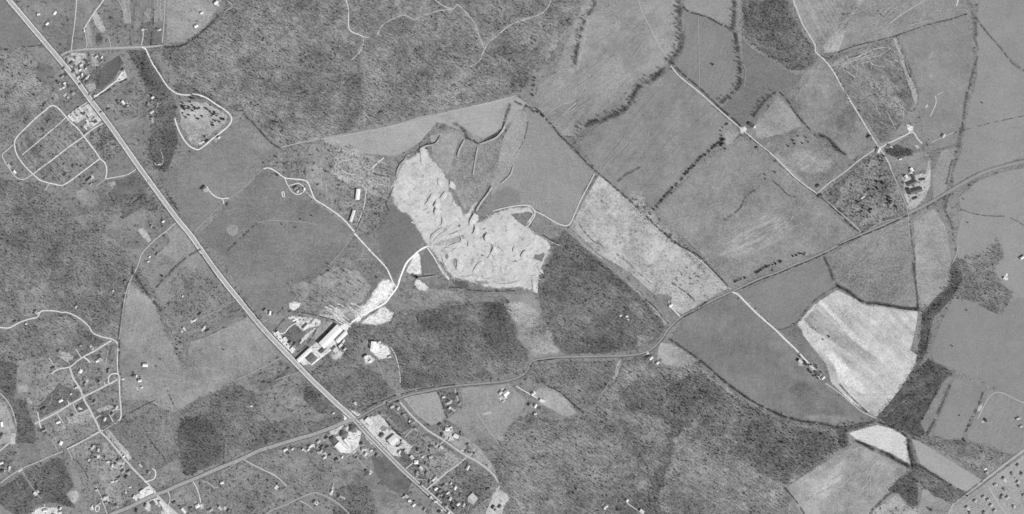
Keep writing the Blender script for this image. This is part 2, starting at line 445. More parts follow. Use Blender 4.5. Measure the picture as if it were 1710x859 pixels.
fld('60,592 90,600 115,618 135,655 60,680 45,665 22,640 22,615 50,605', 128, 'northern lots of the western subdivision', soft=4, a1=.5, speck=.5)
fld('28,645 46,640 50,655 30,658', 158, 'light plot at the western edge of the subdivision', soft=2, name='plot')
fld('62,612 85,616 86,622 66,622', 168, 'pale strip beside the western driveway', soft=2, name='patch')
fld('120,612 142,598 185,575 194,578 194,628 145,655 136,650', 122, 'central lots of the western subdivision', soft=3, a1=.5, speck=.6)
fld('142,666 196,638 199,690 170,715 150,685', 124, 'eastern lots of the western subdivision', soft=3, a1=.4, speck=.6)
fld('158,684 178,676 196,672 198,680 165,692', 152, 'pale cross garden east of the main street', soft=2, name='garden')
fld('98,585 118,588 126,598 112,608 100,598', 165, 'bright yard among the northern lots', soft=4, name='yard')
fld('-50,665 10,672 26,712 24,730 0,752 -50,770', 150, 'pale open ground inside the western bend', soft=2, a1=.5, speck=.4)
fld('-50,755 25,735 45,745 60,770 30,785 0,805 -50,815', 143, 'light ground with houses at the left edge', soft=3, speck=.5)
fld('25,725 60,740 72,768 35,782', 122, 'dark grass plot west of the subdivision', soft=3)
fld('-60,820 0,840 25,862 -60,910', 140, 'pale corner field at the lower left', soft=2)
# upper middle
fld('280,285 330,255 396,203 412,196 430,215 455,235 467,248 440,268 436,284 400,320 372,342 325,388 300,365 275,318', 131, 'large grey pasture east of the highway', a1=.25, a2=.32)
fld('392,210 412,197 460,242 440,262 400,235', 132, 'slightly paler corner of the large pasture', soft=6, name='patch')
fld('322,400 440,284 475,298 500,330 530,340 590,385 560,430 520,470 490,500 455,525 430,525 400,480 360,420', 127, 'broad dark pasture sloping to the highway', a1=.25, a2=.35)
fld('378,380 385,375 398,378 396,392 390,396 380,390', 152, 'round pale dried pond in the dark pasture', soft=1.3, round_=True, name='pond_bed', a1=.1, a2=.15)
fld('470,246 500,240 540,238 560,270 600,260 640,265 662,285 650,330 640,360 620,400 590,380 550,345 525,310 480,295 445,275', 140, 'pale rough ground west of the quarry', a1=.5, a2=.5, soft=3, speck=.6)
fld('540,228 640,213 700,195 760,182 862,160 880,172 860,200 800,240 760,215 730,205 700,240 662,262 640,260 580,255 545,250', 164, 'pale grass plain along the southern edge of the big wood', a1=.15, a2=.2, soft=1.5)
fld('880,172 895,182 938,232 992,288 975,320 952,376 935,374 893,350 860,343 820,350 840,290 860,230', 146, 'smooth grey field north-east of the quarry', a1=.12, a2=.22)
fld('865,178 882,190 875,240 855,290 822,330 815,300 840,230', 156, 'light grassy slope running down to the quarry', a1=.2, a3=.2, ang=60, soft=2)
fld('745,215 780,215 812,235 840,230 830,290 800,340 775,352 755,312 748,280 760,240 720,240 725,225', 142, 'mottled grass between the gullies above the quarry', soft=2, a1=.4, a2=.5)
fld('717,225 768,218 762,250 748,296 730,275 722,262', 150, 'smooth fan of old spoil grown over with grass', soft=1.5)
fld('795,360 822,325 848,310 868,320 870,338 822,353 808,363', 134, 'dark grass wedge above the quarry face', soft=1.2, a1=.15, a2=.2)
fld('641,342 661,341 688,366 708,402 694,417 668,455 656,466 634,425 630,385', 119, 'dark ploughed field west of the quarry', soft=1.8, a1=.2, a2=.25)
fld('592,395 628,380 632,425 655,468 630,455 600,410', 126, 'dark pasture beside the white quarry track', soft=2)
fld('592,392 622,430 645,465 610,505 585,530 548,525 500,520 500,505 540,465', 128, 'rough tree dotted pasture north of the industrial yard', soft=3, a1=.4, a2=.5, speck=.5)
fld('560,500 605,515 600,535 560,530 520,520', 184, 'pale scraped ground under scattered trees', soft=5, a3=.6, ang=-32, s3=7, l3=40, name='patch')  # slanting streaks in the colour stand in for long tree shadows
fld('545,240 600,250 640,270 660,300 650,335 600,320 560,290', 150, 'bright eroded slope with scattered trees', soft=6, a3=.4, ang=-28, s3=8, l3=50, name='patch')  # tree shadows imitated by streaks along the sun line in the ground colour
fld('540,234 562,230 575,238 560,250 545,248', 178, 'bare pale knoll by the wood edge', soft=3, name='patch')
fld('665,470 700,465 745,465 800,482 850,490 845,505 800,508 760,520 700,520 670,505 650,500', 131, 'thinly treed slope south of the quarry', soft=4, a3=.3, ang=-35, s3=9, l3=60, speck=.4)  # ground colour carries painted streaks like the shadows of sparse trees
fld('836,490 890,490 905,520 925,560 945,593 888,600 878,580 858,560 862,535 850,505', 141, 'pale open strip between two woods south of the quarry', soft=2, a1=.25, a2=.35)
# strips between woods & north east
fld('958,35 1000,-30 1140,-30 1138,30 1132,80 1115,108 1050,150 985,205 965,228 940,228 898,182 890,165 900,140 930,118 950,70', 147, 'very large pale pasture right of the big wood', a1=.3, a2=.3, a3=.12, ang=45, s3=14)
fld('1040,120 1105,90 1110,112 1060,140 1010,165', 158, 'paler sweep of grass near the hedgerow corner', soft=8, a3=.25, ang=42, name='patch')
fld('960,35 985,-30 1005,-30 985,40 968,120 940,125 925,120', 155, 'pale grass between wood edge and hedgerow', soft=3)
fld('1142,-30 1226,-30 1226,48 1185,30 1142,15', 146, 'square pasture at the top between hedgerows', a1=.15, a2=.22)
fld('1143,18 1185,32 1228,52 1232,85 1236,130 1222,155 1200,178 1165,150 1122,112 1140,80', 133, 'grey pasture with one dark bush between hedgerows', a1=.12, a2=.22)
fld('1238,60 1255,80 1290,102 1330,125 1355,120 1345,140 1300,152 1250,215 1240,212 1206,182 1225,158 1241,130', 121, 'dark grassy field south of the small wood', a1=.2, a2=.3)
fld('1340,118 1366,104 1372,120 1350,150 1340,145 1325,150', 145, 'light diagonal patch below the small wood', soft=5, name='patch')
fld('1120,116 1200,186 1238,222 1222,232 1195,240 1160,288 1120,320 1088,352 1052,334 996,287 966,240 988,213 1050,188 1080,145', 137, 'wide grey field with a winding trail between hedgerows', a1=.25, a2=.25, a3=.12, ang=50, s3=12)
fld('1246,225 1300,158 1332,195 1365,232 1420,270 1415,290 1366,325 1310,278', 135, 'rough paddock north of the straight lane', soft=2, a1=.4, a2=.45)
fld('1255,212 1300,156 1325,185 1345,210 1310,225 1265,235', 146, 'pale upper half of the rough paddock', soft=4, a3=.2, ang=45)
fld('1330,245 1395,260 1390,285 1350,295 1320,270', 152, 'light worn grass in the rough paddock', soft=6, a3=.4, ang=35, s3=8, l3=60, name='patch')
fld('1302,154 1345,140 1370,100 1392,118 1440,205 1466,245 1420,268 1392,242 1352,215', 132, 'mottled field west of the winding farm lane', a1=.45, a2=.35)
fld('1335,145 1360,125 1362,135 1340,160 1325,175', 158, 'worn pale patch west of the farm lane', soft=4, name='patch')
fld('1212,212 1236,222 1222,242 1212,248 1208,230', 152, 'bright small paddock by the farmyard gate', soft=1.5)
fld('1238,226 1310,284 1364,330 1402,365 1432,392 1382,418 1300,442 1225,472 1220,480 1170,425 1100,360 1095,350 1150,295 1200,252', 140, 'very large grazing field north of the main country road', a1=.3, a2=.35)
fld('1190,400 1240,375 1285,350 1330,372 1300,415 1230,440 1195,430', 154, 'pale worn half of the large grazing field', soft=10, a3=.45, ang=28, s3=10, l3=110, name='patch')
fld('1280,378 1305,382 1290,398 1262,395', 128, 'dark hollow inside the worn grass', soft=6, name='patch')
fld('1285,240 1330,280 1360,322 1345,320 1300,285', 155, 'light worn strip beside the straight lane', soft=5, a3=.3, ang=-40, name='patch')
fld('1335,330 1365,328 1402,368 1400,400 1370,402 1385,360 1345,385', 135, 'grey corner of the grazing field', soft=3, name='patch')
# top right
fld('1300,-30 1420,-30 1400,50 1380,85 1362,78 1340,45 1320,0', 150, 'pale strip and field beside the farm lane at the top', a3=.35, ang=-62, s3=9, soft=2)
fld('1375,75 1420,20 1445,-30 1520,-30 1470,30 1410,85 1375,92', 162, 'bright mottled field above the farm lane bend', a1=.5, a3=.25, ang=45, soft=3)
fld('1420,25 1470,-30 1635,-30 1620,22 1560,40 1497,62 1415,88 1400,86', 141, 'grey field in the top right', a1=.3, soft=2)
fld('1400,90 1497,62 1507,90 1532,150 1528,170 1505,210 1488,235 1470,240 1455,212 1418,160 1388,105', 128, 'weathered field with pale scratches beside the farm lane', a1=.5, a2=.4, a3=.35, ang=-32, s3=8, l3=55)
fld('1390,100 1440,80 1470,85 1440,108 1400,118', 148, 'pale furrowed corner of the weathered field', soft=4, a3=.8, ang=22, s3=7, l3=70, name='patch')
fld('1440,120 1490,140 1520,185 1510,205 1470,180 1450,160', 146, 'scratched pale centre of the weathered field', soft=8, a3=.7, ang=-40, s3=7, l3=35, a2=.7, name='patch')
fld('1491,64 1499,62 1533,160 1529,180', 165, 'long pale strip against a dark fence line', soft=1.2, a1=.15)
fld('1500,62 1615,25 1628,100 1618,150 1605,215 1598,240 1570,250 1540,225 1532,180 1534,150', 139, 'smooth grey field west of the eastern creek', a1=.2, a2=.22)
fld('1545,90 1570,85 1565,140 1548,135', 150, 'faint pale patch in the smooth eastern field', soft=7, name='patch')
fld('1640,-30 1760,-30 1760,140 1710,118 1660,75 1630,30', 142, 'flat hazy field in the far upper right', a1=.08, a2=.14)  # haze put into the colour as a flat, low-contrast tone
fld('1630,35 1700,115 1760,145 1760,250 1700,266 1630,290 1592,312 1590,290 1605,250 1612,200 1630,130', 145, 'flat hazy field above the eastern road', a1=.06, a2=.12)  # mottling kept weak so the ground tone imitates haze
fld('1635,300 1675,286 1760,270 1760,560 1700,600 1670,620 1620,600 1560,590 1570,545 1590,505 1600,440 1595,400 1605,360 1600,330', 148, 'flat hazy land below the eastern road', a1=.08, a2=.13)  # flattened ground tone takes the place of haze in the air
fld('1572,250 1598,245 1588,300 1578,322 1558,335 1555,290', 146, 'grass beside the farm and the creek', soft=2, a1=.15)
# farm
fld('1418,290 1465,250 1480,262 1496,300 1510,340 1515,356 1440,388 1405,362 1370,326 1395,308', 122, 'grove floor west of the farm lane', a1=.5, a2=.6, soft=2, speck=.6)
fld('1478,252 1496,240 1525,222 1545,240 1545,250 1530,258 1500,250', 112, 'dark garden field north of the farm', soft=2)
fld('1495,262 1545,252 1550,285 1520,290 1498,280', 138, 'yard pasture north of the barns', soft=2)
fld('1542,250 1556,262 1558,300 1552,320 1540,300 1545,275', 172, 'worn pale edge east of the farm', soft=4, name='patch')
fld('1508,300 1522,292 1552,288 1555,310 1545,335 1518,350 1508,325', 182, 'pale bare farmyard around the barns', soft=3, a1=.2, name='farmyard')
fld('1512,340 1540,335 1530,352 1517,356', 170, 'light grass corner of the farmyard', soft=3, name='patch')
fld('1442,392 1515,362 1530,362 1560,370 1580,395 1590,430 1575,480 1550,512 1532,515 1480,508 1440,498 1400,478 1385,450 1378,430', 134, 'rough grey field south of the country road', a1=.35, a2=.5, a3=.15, ang=50, soft=1.5)
fld('1524,370 1560,345 1582,380 1590,440 1585,478 1560,512 1537,515 1530,470', 154, 'pale grass triangle beside the creek', a1=.3, soft=3)
# bright terraces
fld('1000,292 1140,408 1217,482 1175,505 1140,526 1118,515 1090,490 1050,455 1000,425 952,380 975,335', 176, 'bright mottled stubble field running down to the country road', a1=.42, a2=.3, s1=80, speck=.05, a3=.1, ang=-42, soft=1.2)
fld('1060,300 1105,360 1150,400 1190,440 1180,470 1140,430 1090,390 1040,345', 158, 'darker weedy band in the bright stubble', soft=10, a1=.6, a2=.8, name='patch', speck=.9)
fld('948,382 975,405 1030,450 1080,500 1118,535 1108,545 1070,500 1020,445 975,415', 158, 'grey strip along the triangular wood', soft=2)
fld('1098,490 1125,495 1118,515 1140,528 1120,540 1100,515 1095,505', 128, 'dark grass yard at the foot of the stubble field', soft=3, name='patch')
fld('1118,462 1140,440 1175,460 1160,480 1150,505 1125,480', 166, 'fenced mottled plot at the foot of the stubble field', soft=3, speck=1, name='plot')
# fields south of country road
fld('1232,488 1300,460 1368,432 1376,440 1392,476 1356,505 1336,530 1314,548 1298,552 1262,515', 131, 'smooth grey field right of the white farm track', a1=.12, a2=.22)
fld('1222,492 1265,522 1300,560 1345,603 1372,640 1410,668 1460,700 1410,710 1330,700 1262,670 1206,634 1165,598 1118,568 1140,530', 126, 'broad dark field left of the white farm track', a1=.25, a2=.25)
fld('1340,628 1400,668 1440,700 1420,706 1360,702 1325,680 1310,650', 118, 'darkest corner of the broad field', soft=8, name='patch')
fld('1330,690 1400,690 1455,702 1410,712 1350,706', 142, 'paler foot of the broad field', soft=6, name='patch')
fld('1302,552 1316,550 1338,535 1350,570 1370,600 1390,640 1372,640 1345,605', 128, 'grey wedge beside the white farm track', soft=2)
fld('1338,532 1360,508 1398,484 1440,504 1534,520 1528,560 1520,586 1534,592 1528,610 1500,655 1466,698 1420,672 1388,640 1380,610 1340,560', 187, 'bright sown field with pale and dark strips', a1=.3, a2=.3, a3=.27, ang=-43, s3=18, l3=260, soft=1.)
fld('1340,532 1362,512 1400,545 1440,580 1470,598 1460,606 1430,598 1400,580 1370,560 1350,548', 166, 'grey strip across the bright sown field', soft=4, a3=.3, ang=-42)
fld('1365,502 1372,500 1430,560 1480,600 1475,606 1420,566', 206, 'pale ridge across the bright sown field', soft=2)
fld('1326,540 1340,532 1380,575 1420,615 1450,650 1440,660 1400,640 1390,610 1350,565', 208, 'whitest strip of the sown field', soft=5, a1=.3)
fld('1410,530 1500,545 1525,560 1505,590 1450,570 1415,550', 182, 'slightly darker top of the sown field', soft=12, name='patch')
fld('1534,520 1548,525 1540,560 1532,590 1521,586 1528,555', 138, 'grey strip between sown field and creek', soft=1)
# right bottom
fld('1590,500 1625,505 1660,525 1700,495 1770,520 1770,700 1700,670 1645,640 1600,622 1560,605 1552,590 1570,540', 138, 'flat dull field east of the creek', a1=.1, a2=.14)  # dull even tone is haze painted into the ground
fld('1572,628 1590,628 1583,652 1545,726 1537,710 1550,670', 134, 'narrow field between creek wood and hedge', a1=.1)
fld('1592,630 1650,645 1642,658 1620,700 1606,734 1555,728 1580,665', 138, 'long hedged field right of the creek', a1=.08, a2=.15)  # low tone contrast here imitates haze too
fld('1652,648 1680,655 1770,690 1770,730 1690,760 1640,745 1612,732 1625,700', 141, 'grey field with a curved track at the right edge', a1=.15, a2=.2)
fld('1417,723 1440,716 1466,709 1490,716 1516,732 1518,752 1522,778 1495,762 1455,744 1430,736', 205, 'white crescent shaped field', a1=.12, a2=.2, soft=1.2)
fld('1522,733 1535,736 1643,803 1618,822 1585,812 1537,779', 160, 'smooth pale lozenge field', a1=.06, a2=.12, soft=1)
fld('1416,750 1440,744 1478,762 1520,784 1500,805 1456,850 1430,900 1360,900 1312,815 1360,780', 154, 'light grazing field at the bottom', a1=.4, a2=.3, soft=1.2)
fld('1375,790 1410,755 1422,750 1418,790 1390,830 1350,850 1330,825', 176, 'pale worn part of the bottom grazing field', soft=8, name='patch')
fld('1495,826 1512,832 1545,862 1540,910 1440,910 1458,852', 168, 'pale scrubby field at the bottom edge', a1=.4, speck=.6)
fld('1540,812 1580,830 1595,845 1570,900 1540,900 1530,850', 150, 'light clearing by the settlement road', soft=4)
fld('1596,842 1645,806 1712,756 1770,720 1770,920 1580,920 1570,865', 157, 'pale ground under the eastern settlement', a1=.15, a2=.3, soft=2)
# south centre
fld('670,663 712,656 730,653 744,697 738,706 720,712 700,698', 160, 'pale finely hatched field by the crossroads', a1=.08, a2=.3, soft=1.2)
fld('732,654 760,650 770,680 748,697 742,690', 124, 'dark garden plots beside the hatched field', soft=1.5, speck=.5)
fld('768,648 850,640 880,668 872,690 848,715 838,740 820,730 785,740 765,715 745,700 772,680', 147, 'pale pasture by the southern settlement', a1=.3, a2=.3, soft=2)
fld('798,692 822,685 826,690 804,696', 178, 'bright dry patch in the southern pasture', soft=2, name='patch')
fld('900,645 925,648 950,668 965,690 945,700 900,675 885,660', 160, 'light grass around the eastern farmsteads', soft=4, a1=.4)
fld('745,735 775,725 800,745 820,770 835,800 815,785 782,765', 140, 'grass lots north of the pale street', soft=3, speck=.4)
fld('735,740 776,768 745,792 712,815 640,750 665,725 700,715', 126, 'garden lots inside the southern settlement', soft=3, a1=.5, speck=.9, spk=10)
fld('742,753 772,768 752,785 736,778', 150, 'pale vacant lot at the street corner', soft=2, name='plot')
fld('782,768 812,786 828,808 820,830 790,850 770,860 720,860 715,822 745,795', 133, 'lots south of the cross street', soft=3, a1=.5, speck=.8, spk=10)
fld('625,690 662,670 690,700 720,725 690,745 672,735 640,715', 124, 'gardens east of the crossroads', soft=2, speck=.7)
fld('618,760 650,760 690,800 680,830 650,820 625,790', 108, 'dark grass triangle west of the southern highway', soft=3)
fld('560,780 600,790 640,820 690,830 720,859 690,900 620,900 600,840 560,800', 138, 'pale rough land below the crossroads', soft=5, a1=.5)
fld('880,790 920,800 945,830 930,900 860,900 870,840', 142, 'pale ploughed strip inside the southern wood', soft=4, a3=.3, ang=60)
fld('1010,840 1060,835 1095,860 1080,900 1000,900', 138, 'clearing with houses at the bottom of the southern wood', soft=4)
fld('1100,572 1120,572 1150,590 1168,602 1150,618 1110,610 1095,600', 158, 'pale clearing beside the country road bend', soft=3, a1=.4)
fld('1022,602 1040,600 1038,615 1028,640 1018,625', 160, 'pale funnel of a track into the southern wood', soft=3, name='patch')
fld('430,760 480,750 530,740 545,760 560,800 520,820 470,800', 120, 'brushy land below the curved road', soft=5, a1=.5, a2=.6, speck=.7)
fld('330,800 400,770 470,800 520,825 480,850 440,900 330,900', 130, 'thin brush and grass at the bottom', soft=5, a1=.5, a2=.6, speck=.7)
fld('285,825 325,803 333,840 330,865 290,860', 128, 'rough lots beside the white looping drive', soft=3, speck=.6)

# ================= yards and worn bare ground
def yard(s, g, label, soft=2.0, name='gravel_yard', **kw):
    kw.setdefault('a1', .38); kw.setdefault('a2', .45); kw.setdefault('s1', 45.); kw.setdefault('speck', .35)
    if name != 'pond_bed': soft *= 1.9
    sheet(name, P(s), g-(10 if g > 215 else 0), label, 'patch', soft, **kw); CLEAR.append(P(s))
yard('102,96 118,87 144,85 148,95 142,110 152,120 148,130 132,122 128,135 112,115 104,106', 182, 'pale gravel lot at the lane corner by the highway', soft=3, speck=.6)
yard('147,88 178,86 180,92 165,100 168,110 158,118 152,105', 172, 'light worn yard behind the corner lot', soft=3, speck=.8)
yard('140,142 158,137 162,148 150,156 142,150', 160, 'pale rectangular garden beside the highway', soft=1, name='garden')
yard('154,168 158,158 168,150 166,156', 178, 'pale verge at the foot of the white driveway', soft=1.5)
yard('142,174 150,172 172,202 166,206 150,218 140,198', 200, 'pale paved lot beside the highway and trailer rows', soft=1.5)
yard('114,196 128,184 144,174 152,190 138,202 128,208', 190, 'pale concrete between the trailer rows', soft=1.2)
yard('196,130 206,117 211,129 203,134', 225, 'white turning triangle at the end of the driveway', soft=1)
yard('182,300 195,300 197,312 186,317 175,310', 168, 'light bare knoll south of the loop road', soft=3, speck=.8)
yard('479,531 487,525 505,528 526,530 539,534 536,545 520,549 505,555 495,545', 222, 'white gravel scrap yard at the north of the industrial site', soft=2, speck=.5)
yard('453,555 462,552 476,566 486,577 494,588 488,593 470,578 460,566', 236, 'white gravel frontage along the highway', soft=1.5)
yard('500,566 512,556 528,545 530,548 512,568 504,574', 205, 'pale storage strip between fences', soft=1.5)
yard('512,562 530,547 538,535 562,536 545,555 528,570', 160, 'grey paved field of the works', soft=1.2)
yard('473,561 492,544 511,556 502,572 494,580', 112, 'dark grass in the middle of the works', soft=1.2, name='patch')
yard('496,598 520,576 545,560 575,538 590,540 575,560 560,578 545,592 520,610 505,612', 228, 'white concrete yard around the warehouses', soft=1.5)
yard('548,592 560,580 576,585 572,600 558,604', 200, 'streaky pale yard behind the warehouses', soft=3, speck=.8)
yard('580,542 596,520 616,495 635,464 650,464 666,478 655,495 642,507 615,527 600,540', 240, 'white bare ground west of the haul road', soft=3.5)
yard('592,543 640,509 660,522 653,538 630,546 608,543', 232, 'white bare ground east of the haul road', soft=2.5)
yard('612,570 620,570 636,571 650,578 654,592 645,600 632,602 618,588', 236, 'white yard of the lone works in the wood', soft=2)
yard('604,590 618,592 632,602 622,608 608,610', 228, 'white gravel apron below the lone works', soft=2)
yard('676,455 690,425 700,420 706,440 704,458 690,462', 232, 'white stockyard triangle by the haul road', soft=1.5)
yard('694,465 702,466 718,480 714,488 700,486 690,478', 225, 'white stone pile ground below the conveyor', soft=2)
yard('482,506 492,503 503,506 500,514 490,520 482,514', 222, 'white dried pond north of the works', soft=1.2, name='pond_bed')
yard('444,516 452,520 454,528 446,532 441,522', 180, 'light farmyard beside the highway', soft=2, name='farmyard')
yard('562,676 580,684 592,696 600,700 640,690 652,715 690,745 680,765 650,762 640,758 620,745 612,735 596,712 590,705 575,712 560,728 552,730 548,715 577,703', 200, 'pale paved ground around the crossroads shops', soft=1.5, speck=.4)
yard('546,672 570,678 600,688 610,696 596,698 575,686 555,680', 215, 'bright gravel verge north of the crossroads', soft=2, speck=1.)
yard('560,730 580,710 605,720 600,750 590,760 565,757 552,740', 226, 'white forecourt south-west of the crossroads', soft=1.5)
yard('592,750 606,738 620,750 640,760 640,765 622,763 610,772', 165, 'grey yard with a house south of the crossroads', soft=2, speck=.8)
yard('222,828 235,817 250,810 258,822 254,830 238,836 226,842', 228, 'white lot at the lower left road junction', soft=1.2)
yard('242,836 262,828 285,845 300,860 300,880 262,880 270,850 255,842 250,859 240,850', 205, 'pale lot and loop below the lower left junction', soft=1.5)
yard('206,756 216,757 222,766 214,772', 205, 'pale gravel pad by the main street bend', soft=1.5)
yard('190,768 202,772 212,768 208,779 192,776', 195, 'light driveway pad west of the main street', soft=1.5)
yard('168,832 182,826 184,838 172,840', 215, 'white gravel pad by a lower house', soft=1.2)
yard('66,846 95,845 105,862 100,880 50,880 48,858', 215, 'white cleared ground at the bottom left', soft=2, speck=1.)
yard('28,784 36,779 40,786 30,792', 220, 'white junction pad at the left', soft=1.5)
yard('15,725 28,718 28,740 16,748', 190, 'pale bare triangle at the western bend', soft=2)
yard('738,720 745,712 757,718 765,728 752,738 742,735', 190, 'pale drive and yard by the settlement corner', soft=2)
yard('780,825 786,821 800,834 790,844 780,838', 185, 'light slab behind the southern gardens', soft=1)
yard('828,812 848,825 852,832 842,850 838,870 806,870 815,845', 192, 'pale lots around new houses at the bottom', soft=1.5)
yard('332,843 340,838 342,850 330,855', 205, 'pale yard at the end of the looping drive', soft=2)
yard('1512,206 1526,210 1527,222 1515,222', 215, 'white spoil pad at the end of the short lane', soft=2)
yard('1524,244 1536,238 1542,248 1530,252', 168, 'pale pad beside the dark garden field', soft=2)
yard('1462,245 1470,242 1476,250 1470,260 1464,254', 190, 'pale farm junction', soft=1.5)
yard('1236,212 1246,210 1250,218 1240,226 1234,220', 222, 'white farmyard at the lane head', soft=1.5)
yard('1328,602 1338,598 1346,608 1342,614 1332,612', 185, 'pale pad beside the white farm track', soft=2)
yard('1355,608 1372,628 1378,640 1366,634 1348,612', 200, 'pale yard of the farm among dark trees', soft=2)
yard('630,840 660,835 700,830 700,845 660,855', 150, 'light worn ground in the southern gardens', soft=4)
yard('735,340 742,338 746,341 742,344', 170, 'tiny worn patch', soft=1)
yard('311,228 324,226 325,236 316,238', 195, 'pale bare spot in the cedar park', soft=3)
yard('1672,458 1685,462 1684,470 1674,468', 200, 'pale yard in the hazy eastern land', soft=2)
yard('1632,677 1645,668 1640,690 1630,688', 175, 'pale worn bank beside the curved track', soft=2)

# ================= quarry
HZ = lambda x, y, e: e*(.9+1.2*noise.noise((x/22, y/22, 1))+.22*noise.noise((x/5, y/5, 3)))
def qh(x, y, e):
    h = max(0, HZ(x, y, e))
    # old heaps in the pit floor
    for cx, cy, rx, ry, hh in ((742, 400, 16, 9, 5), (760, 410, 10, 6, 5), (775, 398, 8, 6, 4), (748, 428, 7, 9, 5), (764, 440, 8, 9, 5), (792, 438, 6, 8, 4), (806, 434, 8, 6, 3),
                           (850, 462, 16, 6, 2.5), (828, 415, 10, 8, 5), (720, 330, 8, 14, 3), (700, 300, 14, 16, 2), (880, 410, 18, 14, 3)):
        q = ((x-cx)/rx)**2+((y-cy)/ry)**2
        if q < 1: h += .5*hh*(1-q)*(.7+.6*noise.noise((x/3, y/3, 9)))
    return max(0, h)
QP = P('662,288 672,268 685,262 697,253 700,246 708,243 716,250 720,262 733,272 745,290 748,297 757,309 752,318 758,328 766,340 775,354 781,350 790,335 800,330 798,345 790,358 800,368 812,361 824,353 850,345 883,343 892,350 894,362 884,378 892,386 906,393 918,402 922,414 921,425 908,446 904,460 896,482 885,488 866,483 828,485 805,480 781,472 752,466 742,450 732,440 722,424 712,413 708,408 702,396 690,376 680,362 662,352 655,341 650,325 652,308')
CLEAR.append(QP)
sheet('quarry', QP, 197, 'bright bare stone quarry with heaps and cut banks', 'patch', 6., heights=qh, grid=1.7, jit=1.6, step=3., a1=.24, a2=.2, s1=70, speck=.25, a3=.12, ang=35, s3=8, l3=60)
def qsheet(s, g, label, **kw):
    p = P(s); o = sheet('patch', p, g, label, 'patch', kw.pop('soft', 2.), heights=lambda x, y, e: qhf(x, y)+.35, grid=1.7, **kw)
def qhf(x, y):
    e = min(1, float(pdist(QP, np.array([x]), np.array([y]))[0])/1.8)
    return qh(x, y, e)
qsheet('851,358 882,353 891,357 877,380 866,372', 128, 'dark triangle of grass inside the quarry edge', soft=1)
qsheet('890,432 894,424 900,426 907,422 912,424 905,438 893,434', 122, 'dark damp hollow inside the quarry', soft=1)
qsheet('744,425 749,424 750,432 746,434 743,430', 130, 'small dark pool in the quarry floor', soft=1)
qsheet('757,432 762,430 768,438 764,452 760,450 757,440', 158, 'greyish drained silt pond in the quarry', soft=1.2)
qsheet('720,400 730,385 745,380 748,384 732,394 724,404', 160, 'grey curved bench in the quarry', soft=1.5)
qsheet('735,402 760,397 775,392 776,400 750,408 736,412 722,410', 165, 'grey silt lobe in the quarry floor', soft=2)
qsheet('728,432 738,442 748,460 744,463 734,450', 160, 'dark tracked slope at the west of the quarry', soft=1.5)
qsheet('790,468 815,470 820,474 800,477', 150, 'dark strip near the southern quarry edge', soft=1.5)
sheet('patch', P('712,415 720,422 731,445 733,452 716,457 706,458 701,436'), 124, 'dark grass island inside the haul road fork', 'patch', 1.2, a1=.2, a2=.25)
sheet('patch', P('752,466 765,467 785,474 780,484 762,482'), 92, 'dark thicket hollow under the quarry edge', 'patch', 3)
sheet('patch', P('895,360 918,372 940,384 935,400 920,402 905,392 884,382'), 136, 'scarred grass corner east of the quarry', 'patch', 1.5, a1=.5)

def bank(s, hgt, label, g=190, run=13., base=None):
    hgt *= .8
    """cut bank: gentle back towards the sun, steep face on the shadowed side"""
    c = smooth(P(s), 1.6); vv = []; ff = []; n = len(c)
    for i, p in enumerate(c):
        X, Y = W(*p); f = min(1, min(i, n-1-i)/3.0)
        hh = hgt*(.25+.75*f)*(1+.25*noise.noise((X/9, Y/9, 2))); b = (qhf(*p) if base is None else base)+.6
        jx = noise.noise((X/7, Y/7, 8))*1.6; jy = noise.noise((X/7, Y/7, 18))*1.6
        vv += [(X-SX*1.2+jx, Y-SY*1.2+jy, b-2.2), (X+jx, Y+jy, b+hh), (X+SX*run*.5, Y+SY*run*.5, b+hh*.8), (X+SX*run*2., Y+SY*run*2., b-2.2)]
    for i in range(n-1):
        for j in range(3): ff.append((i*4+j, i*4+j+1, (i+1)*4+j+1, (i+1)*4+j))
    me = bpy.data.meshes.new('cut_bank'); me.from_pydata(vv, [], ff)
    tag(obj('cut_bank', me, gmat(g, a1=.1, a2=.3)), label, kind='structure')
